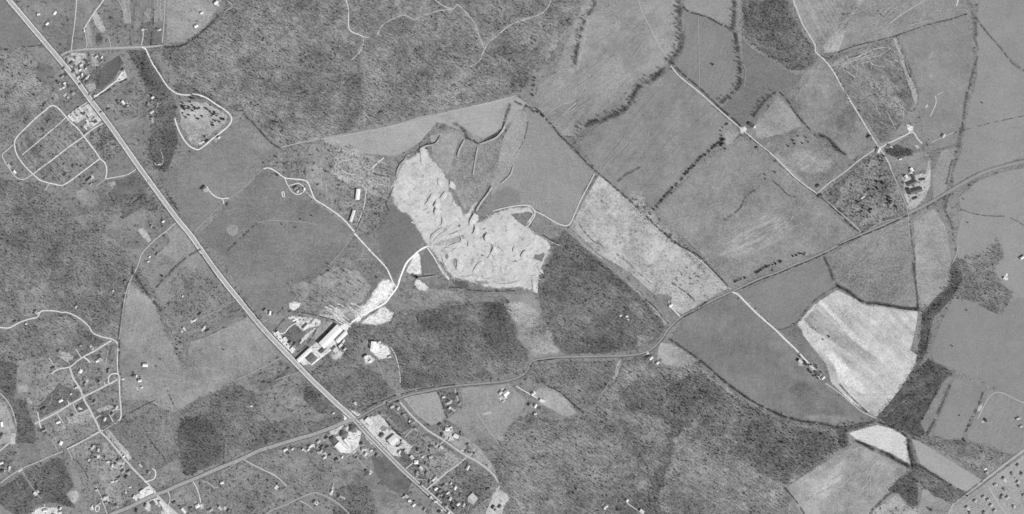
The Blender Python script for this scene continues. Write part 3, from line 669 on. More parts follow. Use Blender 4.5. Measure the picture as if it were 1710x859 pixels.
for s, h_, l_ in (('728,333 727,340 725,344 728,348 726,353 725,359', 6, 'zigzag cut bank in the western quarry'),
    ('743,319 739,325 734,332', 3.5, 'short cut bank above the zigzag'),
    ('737,361 739,367 738,373 736,376', 3.5, 'curved cut bank in the middle of the quarry'),
    ('717,334 714,340 712,345', 2.5, 'low bank beside the zigzag'),
    ('718,400 722,392 729,386 738,380', 2.5, 'long curved bench edge in the quarry'),
    ('792,356 787,364 784,371 783,377', 4.5, 'dark curved bank at the gully mouth'),
    ('791,374 793,380 791,388 788,391', 5.5, 'short hooked bank below the gully'),
    ('813,388 811,393 809,398 810,403', 8, 'tall dark notch bank in the quarry'),
    ('815,404 820,408 823,412 822,418 818,424', 4.5, 'winding bank in the eastern quarry'),
    ('831,411 835,415 840,420', 6, 'diagonal cut bank in the eastern quarry'),
    ('859,411 857,416 856,421', 4, 'short upright bank in the eastern quarry'),
    ('878,417 872,423 869,430', 4.5, 'long slanting bank in the eastern quarry'),
    ('804,436 798,440 795,444 789,455', 3, 'low bank near the quarry floor pond'),
    ('764,434 763,440 762,452', 3, 'bank of the drained silt pond'),
    ('889,465 889,475 889,486', 2.5, 'upright ridge near the south-east quarry edge'),
    ('705,262 702,250 703,268 706,277', 2.2, 'thin gully bank at the north of the quarry'),
    ('752,302 750,312', 2.5, 'thin bank at the north-east quarry edge'),
    ('748,411 756,408 771,402 776,396', 2, 'low lip across the quarry floor'),
    ('722,322 718,330 714,336 709,343', 3, 'upper slanting bank left of the zigzag'), ('733,297 731,304 733,311', 2.2, 'thin bank in the upper quarry'),
    ('704,352 710,350 716,346', 2, 'low lip at the western quarry floor'), ('712,357 720,353', 2, 'second low lip at the western quarry floor'),
    ('740,416 748,414 756,417 762,414', 2.6, 'ragged heap edge near the haul track'), ('766,392 770,399 768,405', 3.2, 'heap edge in the middle of the quarry'),
    ('775,398 782,402 781,412', 3.4, 'broken heap edge right of the middle heaps'), ('750,392 758,389 766,386', 2.4, 'top edge of the middle heaps'),
    ('801,380 806,384 812,382 816,387', 3, 'crooked bank under the quarry face'), ('818,425 814,431 810,429', 2.8, 'hooked lower end of the winding bank'),
    ('826,405 829,409', 3.5, 'tiny notch beside the diagonal bank'), ('850,434 855,438 863,437', 2.5, 'short bank in the eastern quarry floor'),
    ('836,446 835,455', 2, 'little upright bank at the south-east'), ('845,443 846,450', 2, 'second little upright bank at the south-east'),
    ('758,455 766,461 778,462 790,458', 1.8, 'curved lip at the southern quarry floor'), ('822,470 836,474 852,473 866,469', 2., 'long low lip along the southern quarry'),
    ('800,462 812,466 820,464', 1.8, 'low lip south of the haul track'), ('884,460 893,461 899,466', 2.6, 'arched bank in the south-east corner'),
    ('729,440 736,452 744,461', 2.2, 'track edge at the west of the quarry'), ('736,425 741,440 748,452', 2, 'second track edge at the west of the quarry'),
    ('889,440 897,446 901,454', 2.2, 'dark cut below the damp hollow'), ('905,394 913,400 922,404 932,408', 2.2, 'broken rim at the eastern quarry corner')):
    bank(s, h_, l_)
for s, h_, l_ in (('661,296 663,284 668,274 674,268 679,260 684,258', 2.2, 'eroded bank along the upper left quarry rim'),
    ('698,252 703,247 712,243 722,241 730,236 735,226', 3.0, 'eroded creek bank north of the quarry'),
    ('843,205 840,214 835,222 826,230 812,236 800,240', 3.5, 'steep dark creek bank running into the gully'),
    ('775,233 766,250 763,262', 2.5, 'gully bank between grass fans'),
    ('797,245 793,265 789,292', 1.5, 'faint straight gully in the mottled grass'),
    ('856,277 852,290 843,300 835,307', 1.5, 'short gully on the light slope'),
    ('821,311 812,325 802,338 794,352', 3.0, 'long gully bank leading into the quarry')):
    bank(s, h_, l_, 150, 4, .4)

# ================= roads, tracks
def road(s, wd, g, label, name='track', sm=True, **kw):
    p = P(s); o = ribbon(name, p, wd, g, label, sm=sm, **kw)
    ROADS.append((smooth(p, 6) if sm else p, wd/2+1.0)); return o
HW = '-30,-66 -6,-30 15,0 32,20 53,45 75,71 98,98 124,130 151,167 180,205 205,240 228,273 262,320 297,367 317,391 336,418 356,446 375,471 392,492 415,520 434,543 455,566 473,585 492,605 520,634 541,654 562,674 577,687 592,701 610,721 642,754 677,789 710,819 750,855 790,895 810,915'
HWa = HW.split(' 592,701')[0]+' 592,701'; HWb = '592,701'+HW.split('592,701')[1]
road(HWa, 8.4, 206, 'pale gravel shoulders of the highway', 'road_shoulder', soft=False, z='road', wj=.05)
road(HWb, 6.8, 200, 'pale gravel shoulders of the southern highway', 'road_shoulder', soft=False, z='road', wj=.05)
road(HWa, 4.7, 163, 'worn grey asphalt of the main diagonal highway', 'road', soft=False, z='road', wj=.0, a3=.2, ang=-52, zoff=.06)
road(HWb, 3.8, 132, 'darker asphalt of the highway south of the crossroads', 'road', soft=False, z='road', wj=.0, zoff=.06)
for hw, off in ((HWa, (-2.2, 0, 2.2)), (HWb, (-1.7, 0, 1.7))):
    for q in off:
        c = smooth(P(hw), 2.5); n = len(c); pp = []
        for i, p in enumerate(c):
            a = c[max(i-1, 0)]; b = c[min(i+1, n-1)]; l = math.hypot(b[0]-a[0], b[1]-a[1])
            pp.append((p[0]-(b[1]-a[1])/l*q, p[1]+(b[0]-a[0])/l*q))
        ribbon('road_marking', pp, .16 if q else .22, 235, 'worn white line painted along the highway', 'road', False, 0, False, .12)
CR = '120,890 187,859 212,849 237,837 262,826 280,819 297,811 327,799 366,782 405,766 430,754 455,746 477,739 500,732 525,725 552,715 577,704 592,701'
road(CR, 5.2, 180, 'pale shoulders of the curved western road', 'road_shoulder', soft=False, z='road', wj=.05)
road(CR, 3.4, 150, 'grey asphalt of the curved western road', 'road', soft=False, z='road', wj=0, zoff=.06)
ribbon('road_marking', P(CR), .25, 235, 'white line along the curved western road', 'road', False, 0, True, .12)
CE = '592,701 600,697 627,681 645,673 665,666 685,659 710,654 750,646 800,641 835,638 855,634 870,628 880,620 885,608 892,602 927,597 960,596 1000,595 1040,594 1065,592 1082,586 1092,580 1107,564 1114,552 1122,543 1137,530 1158,519 1180,507 1200,497 1225,486 1250,474 1270,465 1300,454 1327,442 1355,431 1380,420 1410,404 1442,390 1480,374 1517,357 1560,335 1600,311 1635,292 1655,284 1680,277 1707,271 1770,262'
road(CE, 2.9, 142, 'pale verges of the eastern country road', 'road_shoulder', soft=True, z='road', wj=.1)
road('1517,357 1560,335 1600,311 1635,292 1655,284 1680,277 1707,271 1770,262', 6.5, 140, 'grey embankment of the country road at the right', 'road_shoulder', soft=True, z='road', wj=.05)
road(CE, 1.4, 156, 'narrow grey eastern country road', 'road', soft=False, z='road', wj=0.05, zoff=.06)
for dd in (-3.2, 3.0):
    road(' '.join('%g,%g' % (x, y+dd) for x, y in P('1517,357 1560,335 1600,311 1635,292 1655,284 1680,277 1707,271 1770,262')), 1.0, 122, 'dark ditch beside the eastern road embankment', 'ditch')
road('98,97 107,90 118,86 140,83 160,82 185,81 207,80 237,79 255,78 272,75', 3.4, 170, 'pale lane running east from the highway at the upper left')
road('128,-30 128,0 125,37 122,60 119,84', 1.5, 205, 'thin white lane running north')
road('182,-20 173,0 157,22 147,38 139,50', 2.2, 205, 'white forked lane at the top')
road('141,47 143,60 145,72 144,82', 1.1, 185, 'thin branch of the forked lane')
road('190,-20 198,0 205,15 209,35', 1.6, 172, 'faint pale lane at the top')
road('276,-10 275,20 273,50 271,74', 1.2, 190, 'thin light track beside the fenced plots')
road('239,48 239,62 236,76', 1.6, 195, 'short white drive into the paddocks')
road('181,62 184,72 185,80', 1.2, 185, 'short drive north of the lane')
road('237,79 243,82 248,92 255,107 265,122 275,138 284,149 297,157 311,159 328,158 345,164 360,174 374,183 384,192 387,200 382,210 368,222 355,232 345,241 334,249 328,250 315,243 305,230 297,214 292,198', 2.2, 222, 'white gravel loop track through the cedar park')
road('296,158 297,175 294,196', 1.0, 150, 'faint path closing the cedar park loop')
road('153,167 163,159 173,152 183,144 195,135 206,118', 2.2, 228, 'white driveway off the highway', sm=False)
road('195,136 205,133 211,129 207,117', 2.0, 225, 'white triangle drive around the farmhouse', sm=False)
road('24,242 27,255 32,265 42,278 55,291 67,301 82,306 92,308 102,310 112,306 130,293 167,265', 1.9, 215, 'white southern street of the loop')
road('24,242 25,235 30,227 40,217 52,205 64,194 75,185 86,177 95,179 103,187 110,195 120,206 130,215 140,228 150,241 160,254 167,265 174,271 178,280 178,290 176,299', 2.0, 215, 'white outer street of the loop')
road('176,299 188,297 200,295 215,291 227,283', 1.6, 205, 'white street joining the loop to the highway')
road('176,299 170,304 160,311', 1.2, 180, 'short spur south of the loop')
road('111,195 101,205 80,223 60,240 37,259', 1.5, 210, 'white upper cross street of the loop')
road('178,203 165,210 152,218 140,228 112,248 85,269 68,281 56,291', 1.9, 212, 'white middle cross street of the loop')
road('148,170 135,178 125,185 111,195', 1.6, 200, 'street beside the trailer rows')
road('22,242 12,251 4,259 8,270 16,282 22,291 30,298 38,300 46,297 55,291', 1.5, 200, 'white lane around the far west of the loop')
road('82,307 79,312 76,318', 2.6, 180, 'short pale stub south of the loop')
road('236,192 222,200 200,207 186,210', 1.1, 170, 'thin light drive east of the highway')
road('268,250 272,262 271,273 262,276 258,272', 1.2, 185, 'hooked light drive among the trees')
road('297,370 287,378 277,387 262,398 240,420 234,432 231,442 225,455 217,470 211,487 207,507 204,525 202,545 200,560 197,574', 1.5, 190, 'light lane curving south from the highway along the wood edge')
road('277,387 284,396 285,403 281,416 272,428', .9, 175, 'small looping farm track')
road('-30,545 0,547 14,548 25,543 37,537 50,533 62,530 65,525 69,520 80,519 95,520 103,522 112,522 124,527 137,535 148,545 155,556 168,562 185,566 193,570 197,576 197,588 196,605 197,622 199,632 200,660 202,683 202,696 198,703 185,711 170,720', 2.0, 212, 'white lane bending round the western subdivision')
road('186,569 170,579 155,588 140,596 128,604 119,612 108,615 100,616 90,621 86,625', 2.3, 208, 'pale street across the northern subdivision')
road('140,597 146,601 151,606', 1.8, 225, 'white drive with a turning end')
road('136,598 131,590 127,583', 1.5, 200, 'short drive near the northern lots')
road('117,607 106,599 95,591', 1.1, 190, 'thin drive to a house in the northern lots')
road('94,616 88,607 82,597', 1.4, 200, 'drive running up to the wood edge')
road('69,-0 69,1', 1, 150, 'x') if 0 else None
road('116,612 119,622 123,633 129,642 134,650 138,661 143,672 149,682 154,692 158,700 163,710 168,721 178,731 190,745 198,755 207,766 216,776 225,786 235,796 245,806 253,815 260,824 275,841 297,860 320,885', 3.3, 196, 'wide pale main street of the western subdivision')
road('196,634 186,640 177,644 160,653 139,663', 2.6, 200, 'eastern cross street of the subdivision')
road('137,664 127,670 116,676 105,683 95,689 80,697 66,704 58,708', 2.6, 202, 'western cross street of the subdivision')
road('167,721 150,730 130,741 112,750', 2.8, 198, 'southern cross street of the subdivision')
road('112,750 116,757 121,766', 1.3, 180, 'short track at the end of the southern cross street')
road('66,703 64,695 63,688', 1.5, 220, 'white drive to a western house')
road('66,705 67,711 69,715', 1.6, 230, 'short white drive below the western cross street')
road('95,690 100,698 106,707', 1.1, 220, 'thin white drive to a white roofed house')
road('122,676 126,684 131,691 140,688 149,684', 1.1, 215, 'thin white drive boxing a garden')
road('116,676 113,669', 1.0, 220, 'tiny drive north of the western cross street')
road('90,732 87,735 90,740 94,738 93,732 90,730', 1.0, 185, 'small teardrop drive')
road('90,741 94,748 97,755', 1.0, 180, 'drive tail below the teardrop')
road('153,675 158,672', 1.0, 220, 'tiny white drive east of the main street')
road('160,699 164,696 168,694', 1.2, 220, 'white drive to an eastern house')
road('189,705 185,697 182,691', 1.2, 220, 'short white drive off the southern bend')
road('200,684 193,684 187,687', 1.1, 215, 'short white drive off the east lane')
road('198,625 190,624 184,627 181,633 182,641', 1.7, 222, 'white looping drive beside the east lane')
road('200,632 206,633', 1.2, 200, 'gate drive on the east lane')
road('176,644 174,638', 1.2, 205, 'tiny drive above the eastern cross street')
road('241,805 250,803 257,800 260,793 259,786 254,783', 1.8, 220, 'white looping drive by the lower main street')
road('160,812 168,828 172,840 176,850 180,862', 1.5, 195, 'light drive beside a lower house')
road('160,847 163,844 166,847 165,853 161,855 159,851 160,847', 1.4, 232, 'small white ring drive at the bottom')
road('-20,650 0,658 10,667 17,677 22,689 25,700 27,712 26,727', 2.0, 178, 'pale curved road at the left edge')
road('26,727 17,738 0,753 -20,770', 2.4, 195, 'pale road leaving at the left edge')
road('-20,820 0,807 15,796 26,789 36,783 50,777 65,771 85,762 105,754', 1.8, 180, 'light lane crossing the lower left')
road('36,787 44,798 52,811 61,824 70,834', 1.5, 165, 'faint track into the dark wood')
road('592,390 600,399 612,412 622,423 633,434 646,449 652,462 658,476', 2.2, 225, 'white track from the barns to the haul road')
road('440,282 450,281 463,288 475,297 490,299 507,301 514,305 518,314 522,325 527,334 540,342 555,352 566,360 578,371 592,388', 2.0, 222, 'white gravel track across the pastures to the barns')
road('475,297 478,304 481,310 486,318 491,323 498,325 505,322 509,317 506,311 500,307 494,307 488,309 481,310', 1.5, 215, 'white teardrop drive around the farmhouse')
road('509,317 514,324 526,334', 1.3, 190, 'short link from the teardrop drive')
road('471,321 473,320 475,324 475,329 472,328 471,321', 1.4, 228, 'tiny white ring in the pasture')
road('440,282 428,292 415,305 400,319 382,332 366,345 350,362 325,387', 1.4, 158, 'faint straight farm road to the highway')
road('345,311 349,318 355,325 363,330 371,332 382,331', 1.6, 222, 'white drive to a lone dark roofed house')
road('370,331 373,336 374,341', 1.5, 215, 'short white fork of the lone drive')
road('430,372 440,370 455,368 475,369 505,371 527,375', 1.2, 160, 'faint arc track in the dark pasture')
road('590,393 580,406 570,420 556,436 540,452 522,470 505,486 493,498 487,504', 1.6, 150, 'faint double track across the pasture')
road('612,316 610,330 608,344 601,365 592,386', 1.6, 205, 'light lane beside the long barns')
road('622,281 631,272 641,264', 1.8, 218, 'short white stub west of the quarry')
road('586,540 600,530 620,519 642,507 652,495 663,480 668,465 674,450 680,438 690,428 700,419 712,412', 2.8, 246, 'white haul road from the works to the quarry')
road('520,610 535,598 560,578 575,560 582,545 588,539', 2.2, 238, 'white lane along the warehouses')
road('712,412 720,423 728,435 733,447 741,458 750,467', 2.0, 215, 'light haul track curving along the quarry edge')
road('712,412 730,410 745,411 770,416 800,420', 2.5, 210, 'light haul track across the quarry floor')
road('455,554 473,557 483,547 493,540', 1.5, 228, 'white link lane in the works')
road('652,580 657,587 661,596 665,610 668,628 668,640', 1.6, 200, 'light track down from the lone works')
road('628,600 633,612 640,628', 1.2, 160, 'faint track below the lone works')
road('560,613 580,611 600,613', 1.1, 155, 'faint path in the wood by the works')
road('455,566 445,575 435,590 428,600', 1.2, 160, 'faint path west of the highway')
road('505,621 480,628 460,635', 1.2, 170, 'light path west of the highway')
road('470,597 445,610 420,623 395,635', 1.8, 160, 'worn field track below the pale pasture')
road('395,546 375,550 350,562', 1.4, 170, 'pale garden track')
road('394,502 380,508 365,518 345,527 325,535', 1.3, 158, 'light lane to the houses west of the highway')
road('450,532 440,537 432,541', 1.3, 180, 'short farm drive off the highway')
road('470,246 500,239 530,233 548,231 580,226 620,218 655,210 690,203 720,195 750,187 790,178 830,168 862,160', 1.3, 182, 'thin pale track along the southern edge of the big wood')
road('577,-20 578,0 582,15 582,35 583,48 590,55 600,58 607,62', 1.6, 212, 'white forest road in the big wood')
road('607,62 617,63', 1.4, 205, 'stub of the forest road')
road('607,63 606,75 600,88 588,100', 1.4, 195, 'forest road end in the big wood')
road('630,58 637,45 645,38 660,30 672,26 682,28 692,33 710,25 735,18 758,15 765,8 790,35 797,52 808,80', 1.7, 182, 'faint winding forest trail')
road('715,-10 740,10 758,15', 1.6, 182, 'faint forest trail at the top')
road('785,112 800,102 808,85 815,72 830,60 845,47 860,38 880,32 900,25 913,15 920,0 922,-20', 1.9, 186, 'pale trail crossing the big wood')
road('808,88 825,100', 1.0, 160, 'short branch of the pale trail')
road('892,352 910,361 925,370 935,375 947,377 954,371 962,352 972,330 984,308 993,290', 1.8, 205, 'white track around the quarry corner field')
road('823,353 850,346 880,343 891,350 893,360 886,372 878,382', 1.6, 212, 'white track ringing the dark triangle')
road('1120,110 1135,128 1165,152 1190,174 1215,196 1242,219 1268,241 1290,259 1310,278 1328,297 1345,310 1364,323', 1.7, 205, 'white straight farm lane')
road('1364,325 1385,340 1402,355 1420,370 1438,388', 1.5, 180, 'light lane down to the country road')
road('1366,322 1382,308 1397,297 1415,284 1437,266 1465,247', 2.0, 190, 'pale farm lane rising north-east')
road('1322,-20 1325,0 1332,20 1340,40 1352,60 1361,76 1362,87 1372,96 1383,108 1393,122 1405,143 1417,164 1430,185 1442,205 1455,227 1468,247', 2.3, 198, 'pale winding farm lane from the north')
road('1468,247 1477,260 1485,275 1488,284', 2.0, 190, 'pale lane into the farm')
road('1488,284 1495,300 1503,320 1511,338 1516,356 1517,372 1519,395', 1.6, 165, 'lane through the farm to the country road')
road('1470,247 1482,240 1493,235 1508,228 1524,221 1532,232 1540,240', 2.1, 205, 'pale short lane east of the farm')
road('1555,238 1568,232 1580,227 1595,220', 1.4, 175, 'thin pale track toward the creek')
road('1063,-10 1066,0 1072,20 1085,45 1098,70 1114,98', 1.2, 180, 'thin straight trail over the large pasture')
road('1166,30 1167,80 1168,145', 1.0, 160, 'thin straight scratch down the pasture')
road('1226,100 1243,110 1245,125 1243,145', .9, 165, 'thin pale margin of the hedgerow')
road('1093,150 1090,200 1083,220 1080,245 1078,262 1070,275 1050,290', .9, 158, 'thin winding trail in the wide grey field')
road('1222,488 1232,492 1245,505 1262,522 1280,538 1297,553 1310,566 1325,580 1342,598 1355,612 1368,625 1378,632', 2.5, 218, 'white farm track running down past the bright field')
road('1378,640 1400,655 1420,672 1440,688 1464,699', 1.2, 195, 'white line between dark hedge and bright field')
road('1118,510 1126,519 1137,530', 1.8, 220, 'short white drive to the stubble field house')
road('1148,420 1165,432 1180,445 1200,465 1220,484', 1.6, 190, 'pale path along the stubble field hedge')
road('1120,462 1115,450 1135,438 1150,441', 1.1, 195, 'thin path around the mottled plot')
road('1442,392 1470,372 1515,364 1490,378 1460,405 1430,440', 1.1, 165, 'pale diagonal path south of the country road')
road('1410,462 1440,438 1460,425', .9, 160, 'thin scratch across the rough grey field')
road('1440,455 1475,447 1500,443', .9, 165, 'short pale scratch in the rough grey field')
road('1390,118 1410,105 1440,98 1472,93', 1.0, 168, 'pale furrow edge track')
road('1484,40 1520,15 1545,0', 2.0, 172, 'pale diagonal strip in the top right field')
road('1600,0 1597,10', 2.2, 205, 'short white mark at the top edge')
road('1562,160 1563,172 1558,185 1553,195', 1.3, 200, 'white eroded rill in the eastern field')
road('1565,159 1574,154', 1.2, 190, 'upper end of the white rill')
road('1546,180 1549,175', 2.2, 195, 'white eroded spot beside the rill')
road('1632,700 1640,685 1648,668 1658,658 1668,655 1680,659 1700,669 1730,680', 1.8, 175, 'pale curved track at the right')
road('1562,905 1592,842 1618,822 1642,804 1675,778 1707,754 1750,722', 3.6, 172, 'pale straight settlement road at the lower right', sm=False)
road('1650,812 1660,830 1672,848 1690,875', 2.4, 178, 'pale side street of the eastern settlement')
road('1665,790 1685,818 1710,850', 1.8, 170, 'second pale side street of the eastern settlement')
road('1600,850 1625,832 1648,815', 1.4, 168, 'narrow back street of the eastern settlement')
road('1590,441 1597,425 1600,410', 1.0, 190, 'thin creek bank path')
road('664,667 675,680 690,697 702,708 712,717 727,727 742,736 760,749 778,761 795,770 812,782 825,794 832,806', 3.0, 188, 'pale curving street of the southern settlement')
road('834,812 828,825 820,840 812,860 805,890', 3.4, 190, 'pale street stub at the bottom')
road('779,764 762,778 745,790 730,803 713,817', 2.2, 198, 'pale cross street of the southern settlement')
road('741,737 734,743 727,746', 1.6, 200, 'short drive off the curving street')
road('742,734 752,727 757,722', 2.2, 200, 'broad drive by the settlement corner')
road('757,728 752,737', 1.2, 205, 'short white drive to the corner house')
road('784,762 790,755 793,748', 1.8, 190, 'drive to the northern settlement house')
road('691,715 683,723 677,730', 1.1, 200, 'thin drive behind the crossroads shops')
road('797,690 808,707 820,725 832,740', 1.3, 168, 'thin pale path over the southern pasture')
road('678,783 685,777 691,773', 1.8, 200, 'white drive of a highway house')
road('694,797 700,792', 1.2, 190, 'tiny drive to the highway')
road('760,650 763,662 767,677', 1.7, 190, 'white drive off the country road')
road('862,645 875,653 890,661 903,668', 1.6, 215, 'light lane to the eastern farmsteads')
road('882,663 874,676 867,684', 1.0, 170, 'thin side path by the farmsteads')
road('970,690 963,703', 1.0, 175, 'tiny stub in the southern wood')
road('1037,600 1030,612 1027,628', 1.2, 180, 'thin track into the southern wood')
road('405,766 420,775 440,785 455,792 468,801 478,812', 1.6, 195, 'light drive off the curved western road')
road('365,800 372,790 385,780 400,770', 1.1, 170, 'faint drive below the curved road')
road('338,803 350,808 358,815 365,813', 1.3, 180, 'short light drive')
road('322,804 328,814 333,828 335,840', 1.7, 208, 'white drive to a lower house')
road('279,818 284,832 280,848', 1.4, 200, 'white drive near the lower junction')
road('420,880 450,855 480,842 505,830 525,823 540,827 560,838 580,855 600,880', 2.4, 165, 'pale curved road along the bottom')
road('500,836 512,842 522,850', 1.6, 185, 'light spur by the bottom road')
road('558,804 555,815 552,824', 1.0, 190, 'thin drive to a lower house')
road('606,738 596,750 578,763', 2.0, 168, 'grey lane beside the crossroads forecourt')
road('592,757 602,772 612,782', 1.8, 165, 'pale drive to a southern house')
road('565,676 575,690 577,703', 4.0, 228, 'white slip lane at the crossroads')
road('558,735 575,752', 1.5, 190, 'light lane behind the shops')
road('1047,840 1058,848 1070,856 1085,870', 1.6, 185, 'light track in the bottom clearing')
road('380,2 388,10 375,20', 1.2, 185, 'small light loop beside the wood')

# ditches and dark verges of the highway, faint scratches and worn lines of the fields
def offset(pts, q):
    c = smooth(pts, 4.); n = len(c); res = []
    for i, p in enumerate(c):
        a = c[max(i-1, 0)]; b = c[min(i+1, n-1)]; l = math.hypot(b[0]-a[0], b[1]-a[1]) or 1
        res.append((p[0]-(b[1]-a[1])/l*q, p[1]+(b[0]-a[0])/l*q))
    return res
for q in (-5.4, 5.4): ribbon('verge', offset(P(HWa), q), 1.6, 112, 'dark grassy ditch along the main highway', wj=.45, sm=False, a2=.5)
for q in (-4.6, 4.6): ribbon('verge', offset(P(HWb), q), 1.3, 115, 'dark grassy verge along the southern highway', wj=.45, sm=False, a2=.5)
for q in (-3.4, 3.6): ribbon('verge', offset(P(CR), q), 1.2, 112, 'dark verge along the curved western road', wj=.45, sm=False, a2=.5)
ribbon('verge', offset(P(CE), 2.6), 1.0, 104, 'dark verge on the south side of the country road', wj=.4, sm=False, a2=.5)
def strokes(s, n, ang, spread, ln, g, label, wd=.8):
    p = P(s); xs = [q[0] for q in p]; ys = [q[1] for q in p]; k = 0
    while k < n:
        x, y = R.uniform(min(xs), max(xs)), R.uniform(min(ys), max(ys))
        if not inside(p, np.array([x]), np.array([y]))[0]: continue
        a = math.radians(ang+R.gauss(0, spread)); l = ln*R.uniform(.5, 1.4); b = R.uniform(-.4, .4); pts = []
        for j in range(5):
            t = j/4-.5; pts.append((x+math.cos(a+b*t)*l*t, y-math.sin(a+b*t)*l*t))
        ribbon('worn_line', pts, wd*R.uniform(.7, 1.5), g+R.uniform(-8, 8), label, wj=.4, a2=.5); k += 1
strokes('1395,110 1500,75 1525,150 1510,200 1465,215', 30, -52, 22, 26, 172, 'pale scratch on the weathered field')
strokes('1385,100 1475,70 1480,100 1410,120', 12, 20, 8, 45, 172, 'pale furrow scratch on the weathered field')
strokes('1190,405 1240,375 1290,350 1330,372 1300,415 1230,440', 22, 32, 14, 34, 164, 'worn curve in the grazing field')
strokes('1230,250 1350,330 1380,400 1150,400 1140,320', 14, -45, 40, 30, 158, 'faint path in the grazing field', .7)
strokes('1390,440 1510,370 1525,500 1440,495', 20, 45, 30, 34, 158, 'faint path in the rough field', .7)
strokes('900,150 1110,40 1100,100 960,220', 16, 45, 6, 60, 160, 'faint plough line in the very large pasture', 1.1)
strokes('1110,130 1190,200 1070,340 980,250', 12, 48, 5, 60, 148, 'faint plough line in the wide grey field', 1.)
strokes('545,235 650,270 645,320 560,300', 16, -30, 14, 20, 185, 'pale streak on the eroded slope', 1.2)  # short pale lines slanting down to the right
strokes('520,520 610,500 600,535 560,540', 16, -32, 8, 20, 205, 'white streak on the scraped ground', 1.5)  # short white lines, nearly parallel, slanting down to the right
strokes('655,320 675,345 690,370 700,380 690,340 670,300', 10, -25, 15, 16, 228, 'white rill at the western quarry face', 1.2)
strokes('690,260 740,290 740,350 690,350 665,310', 12, 70, 25, 22, 182, 'grey track in the upper quarry', 1.)
strokes('730,425 830,425 880,470 760,465', 26, 60, 40, 20, 178, 'grey track in the lower quarry', 1.)
strokes('820,360 900,395 910,440 830,400', 10, -30, 30, 24, 186, 'grey track in the eastern quarry', 1.)
strokes('300,300 440,270 570,400 470,500 360,420', 22, 40, 30, 34, 146, 'faint path in the dark pastures', .7)
strokes('205,520 250,560 300,650 450,580 330,660 210,660', 16, 35, 25, 34, 162, 'faint path in the pale pasture', .7)
strokes('1330,770 1500,770 1450,850 1340,850', 16, 50, 18, 34, 170, 'faint worn line in the bottom grazing field', .9)
strokes('1370,20 1600,-5 1600,30 1420,80', 16, 35, 12, 40, 164, 'faint strip line in the top right fields', 1.)
strokes('30,230 90,185 165,262 100,305 55,290', 34, -48, 5, 18, 138, 'pale lot line in the street loop', .8)
strokes('210,680 290,700 295,780 220,760', 14, 35, 40, 26, 150, 'faint path in the rough pasture', .8)
strokes('60,600 190,580 195,700 110,745 60,730', 26, 28, 50, 16, 165, 'pale path in the western subdivision lots', .9)
strokes('640,690 760,760 720,815 800,850 760,855 640,750', 22, 40, 50, 14, 168, 'pale path in the southern gardens', .9)

fld('632,712 638,709 646,714 644,720 636,722', 128, 'grey oval of grass in the crossroads yard', soft=1.5, name='plot')
sheet('plot', P('634,713 640,709 648,714 644,721 636,721'), 140, 'grey oval of grass in the crossroads yard', 'patch', 1.2)
sheet('plot', P('160,318 170,312 180,330 170,338'), 116, 'dark plot below the loop road', 'patch', 2.)
sheet('plot', P('98,640 135,655 131,668 66,700 60,684'), 112, 'dark mown lawn in the western subdivision', 'patch', 2., a1=.3)
sheet('plot', P('160,692 182,684 190,705 170,715'), 108, 'dark mown lawn east of the main street', 'patch', 1.5, a1=.3)
sheet('plot', P('122,678 144,668 150,680 132,690'), 105, 'dark mown lawn boxed by white drives', 'patch', 1.2, a1=.3)
sheet('plot', P('205,790 222,800 238,822 218,832 196,800'), 128, 'dark lawn by the lower main street', 'patch', 2., a1=.3)
sheet('plot', P('640,688 655,682 690,712 676,722'), 112, 'dark lawn east of the hedge behind the shops', 'patch', 2., a1=.3)
sheet('plot', P('663,752 672,748 690,768 684,778 676,772'), 104, 'dark lawn by the southern highway', 'patch', 1.5, a1=.3)
sheet('plot', P('683,782 695,778 712,800 704,808'), 112, 'dark lawn among the highway gardens', 'patch', 1.5, a1=.3)
sheet('plot', P('244,60 252,46 270,48 270,72 250,73'), 112, 'dark fenced plot by the northern lane', 'patch', 1.5, a3=.3, ang=88)
sheet('plot', P('232,2 238,20 232,70 222,72 224,10'), 128, 'dark strip paddock by the northern lane', 'patch', 1.5, a3=.3, ang=88)
# ================= woods: masses of leafless trees nobody could count
FL = 4
def wood(s, label, sp=8.5, floor=132, cedar=0., patch=.12, soft=3., seed=0., smin=.44, smax=.72, ceds=12., psc=11., **kw):
    p = P(s)
    cedar *= .85 if (sp <= 8 or cedar >= .3) else .3
    floor -= 8 if cedar > .2 else 0
    kw.setdefault('a1', .75); kw.setdefault('a2', .65); kw.setdefault('s1', 170.)
    sheet('forest_floor', p, floor+FL, 'leaf littered floor under the '+label, 'floor', soft, **kw)
    x, y = fill(p, sp*(.72 if sp < 12 else 1), patch=patch, psc=psc, pseed=seed+1)
    SC = np.where(rng.random(len(x)) < .05, 1.5, 1.); scatter('woodland', 'bare', x, y, smin, smax, label, SC)
    if cedar:
        x, y = fill(p, ceds, patch=1-cedar, psc=16., pseed=seed+7.3)
        scatter('evergreen_thicket', 'cedar', x, y, .45, .95, 'dark evergreens mixed through the '+label)
wood('385,-40 375,18 345,50 310,74 272,80 262,84 285,105 300,130 330,155 372,176 395,198 412,194 450,224 468,244 545,230 640,210 700,192 760,179 860,156 882,145 893,120 920,95 942,60 962,30 985,-40',
     'huge grey leafless wood across the top of the view', sp=8.2, floor=136, cedar=.10, patch=.1, seed=3)
wood('575,125 600,110 612,150 605,190 590,222 560,226 568,180', 'darker band of trees inside the huge northern wood', sp=13, floor=120, seed=4, soft=10)
wood('210,84 248,84 265,110 285,150 296,170 291,200 300,235 280,290 262,285 245,262 255,215 262,185 240,140 225,110', 'dark mixed wood beside the cedar park', sp=9, floor=112, cedar=.5, seed=5)
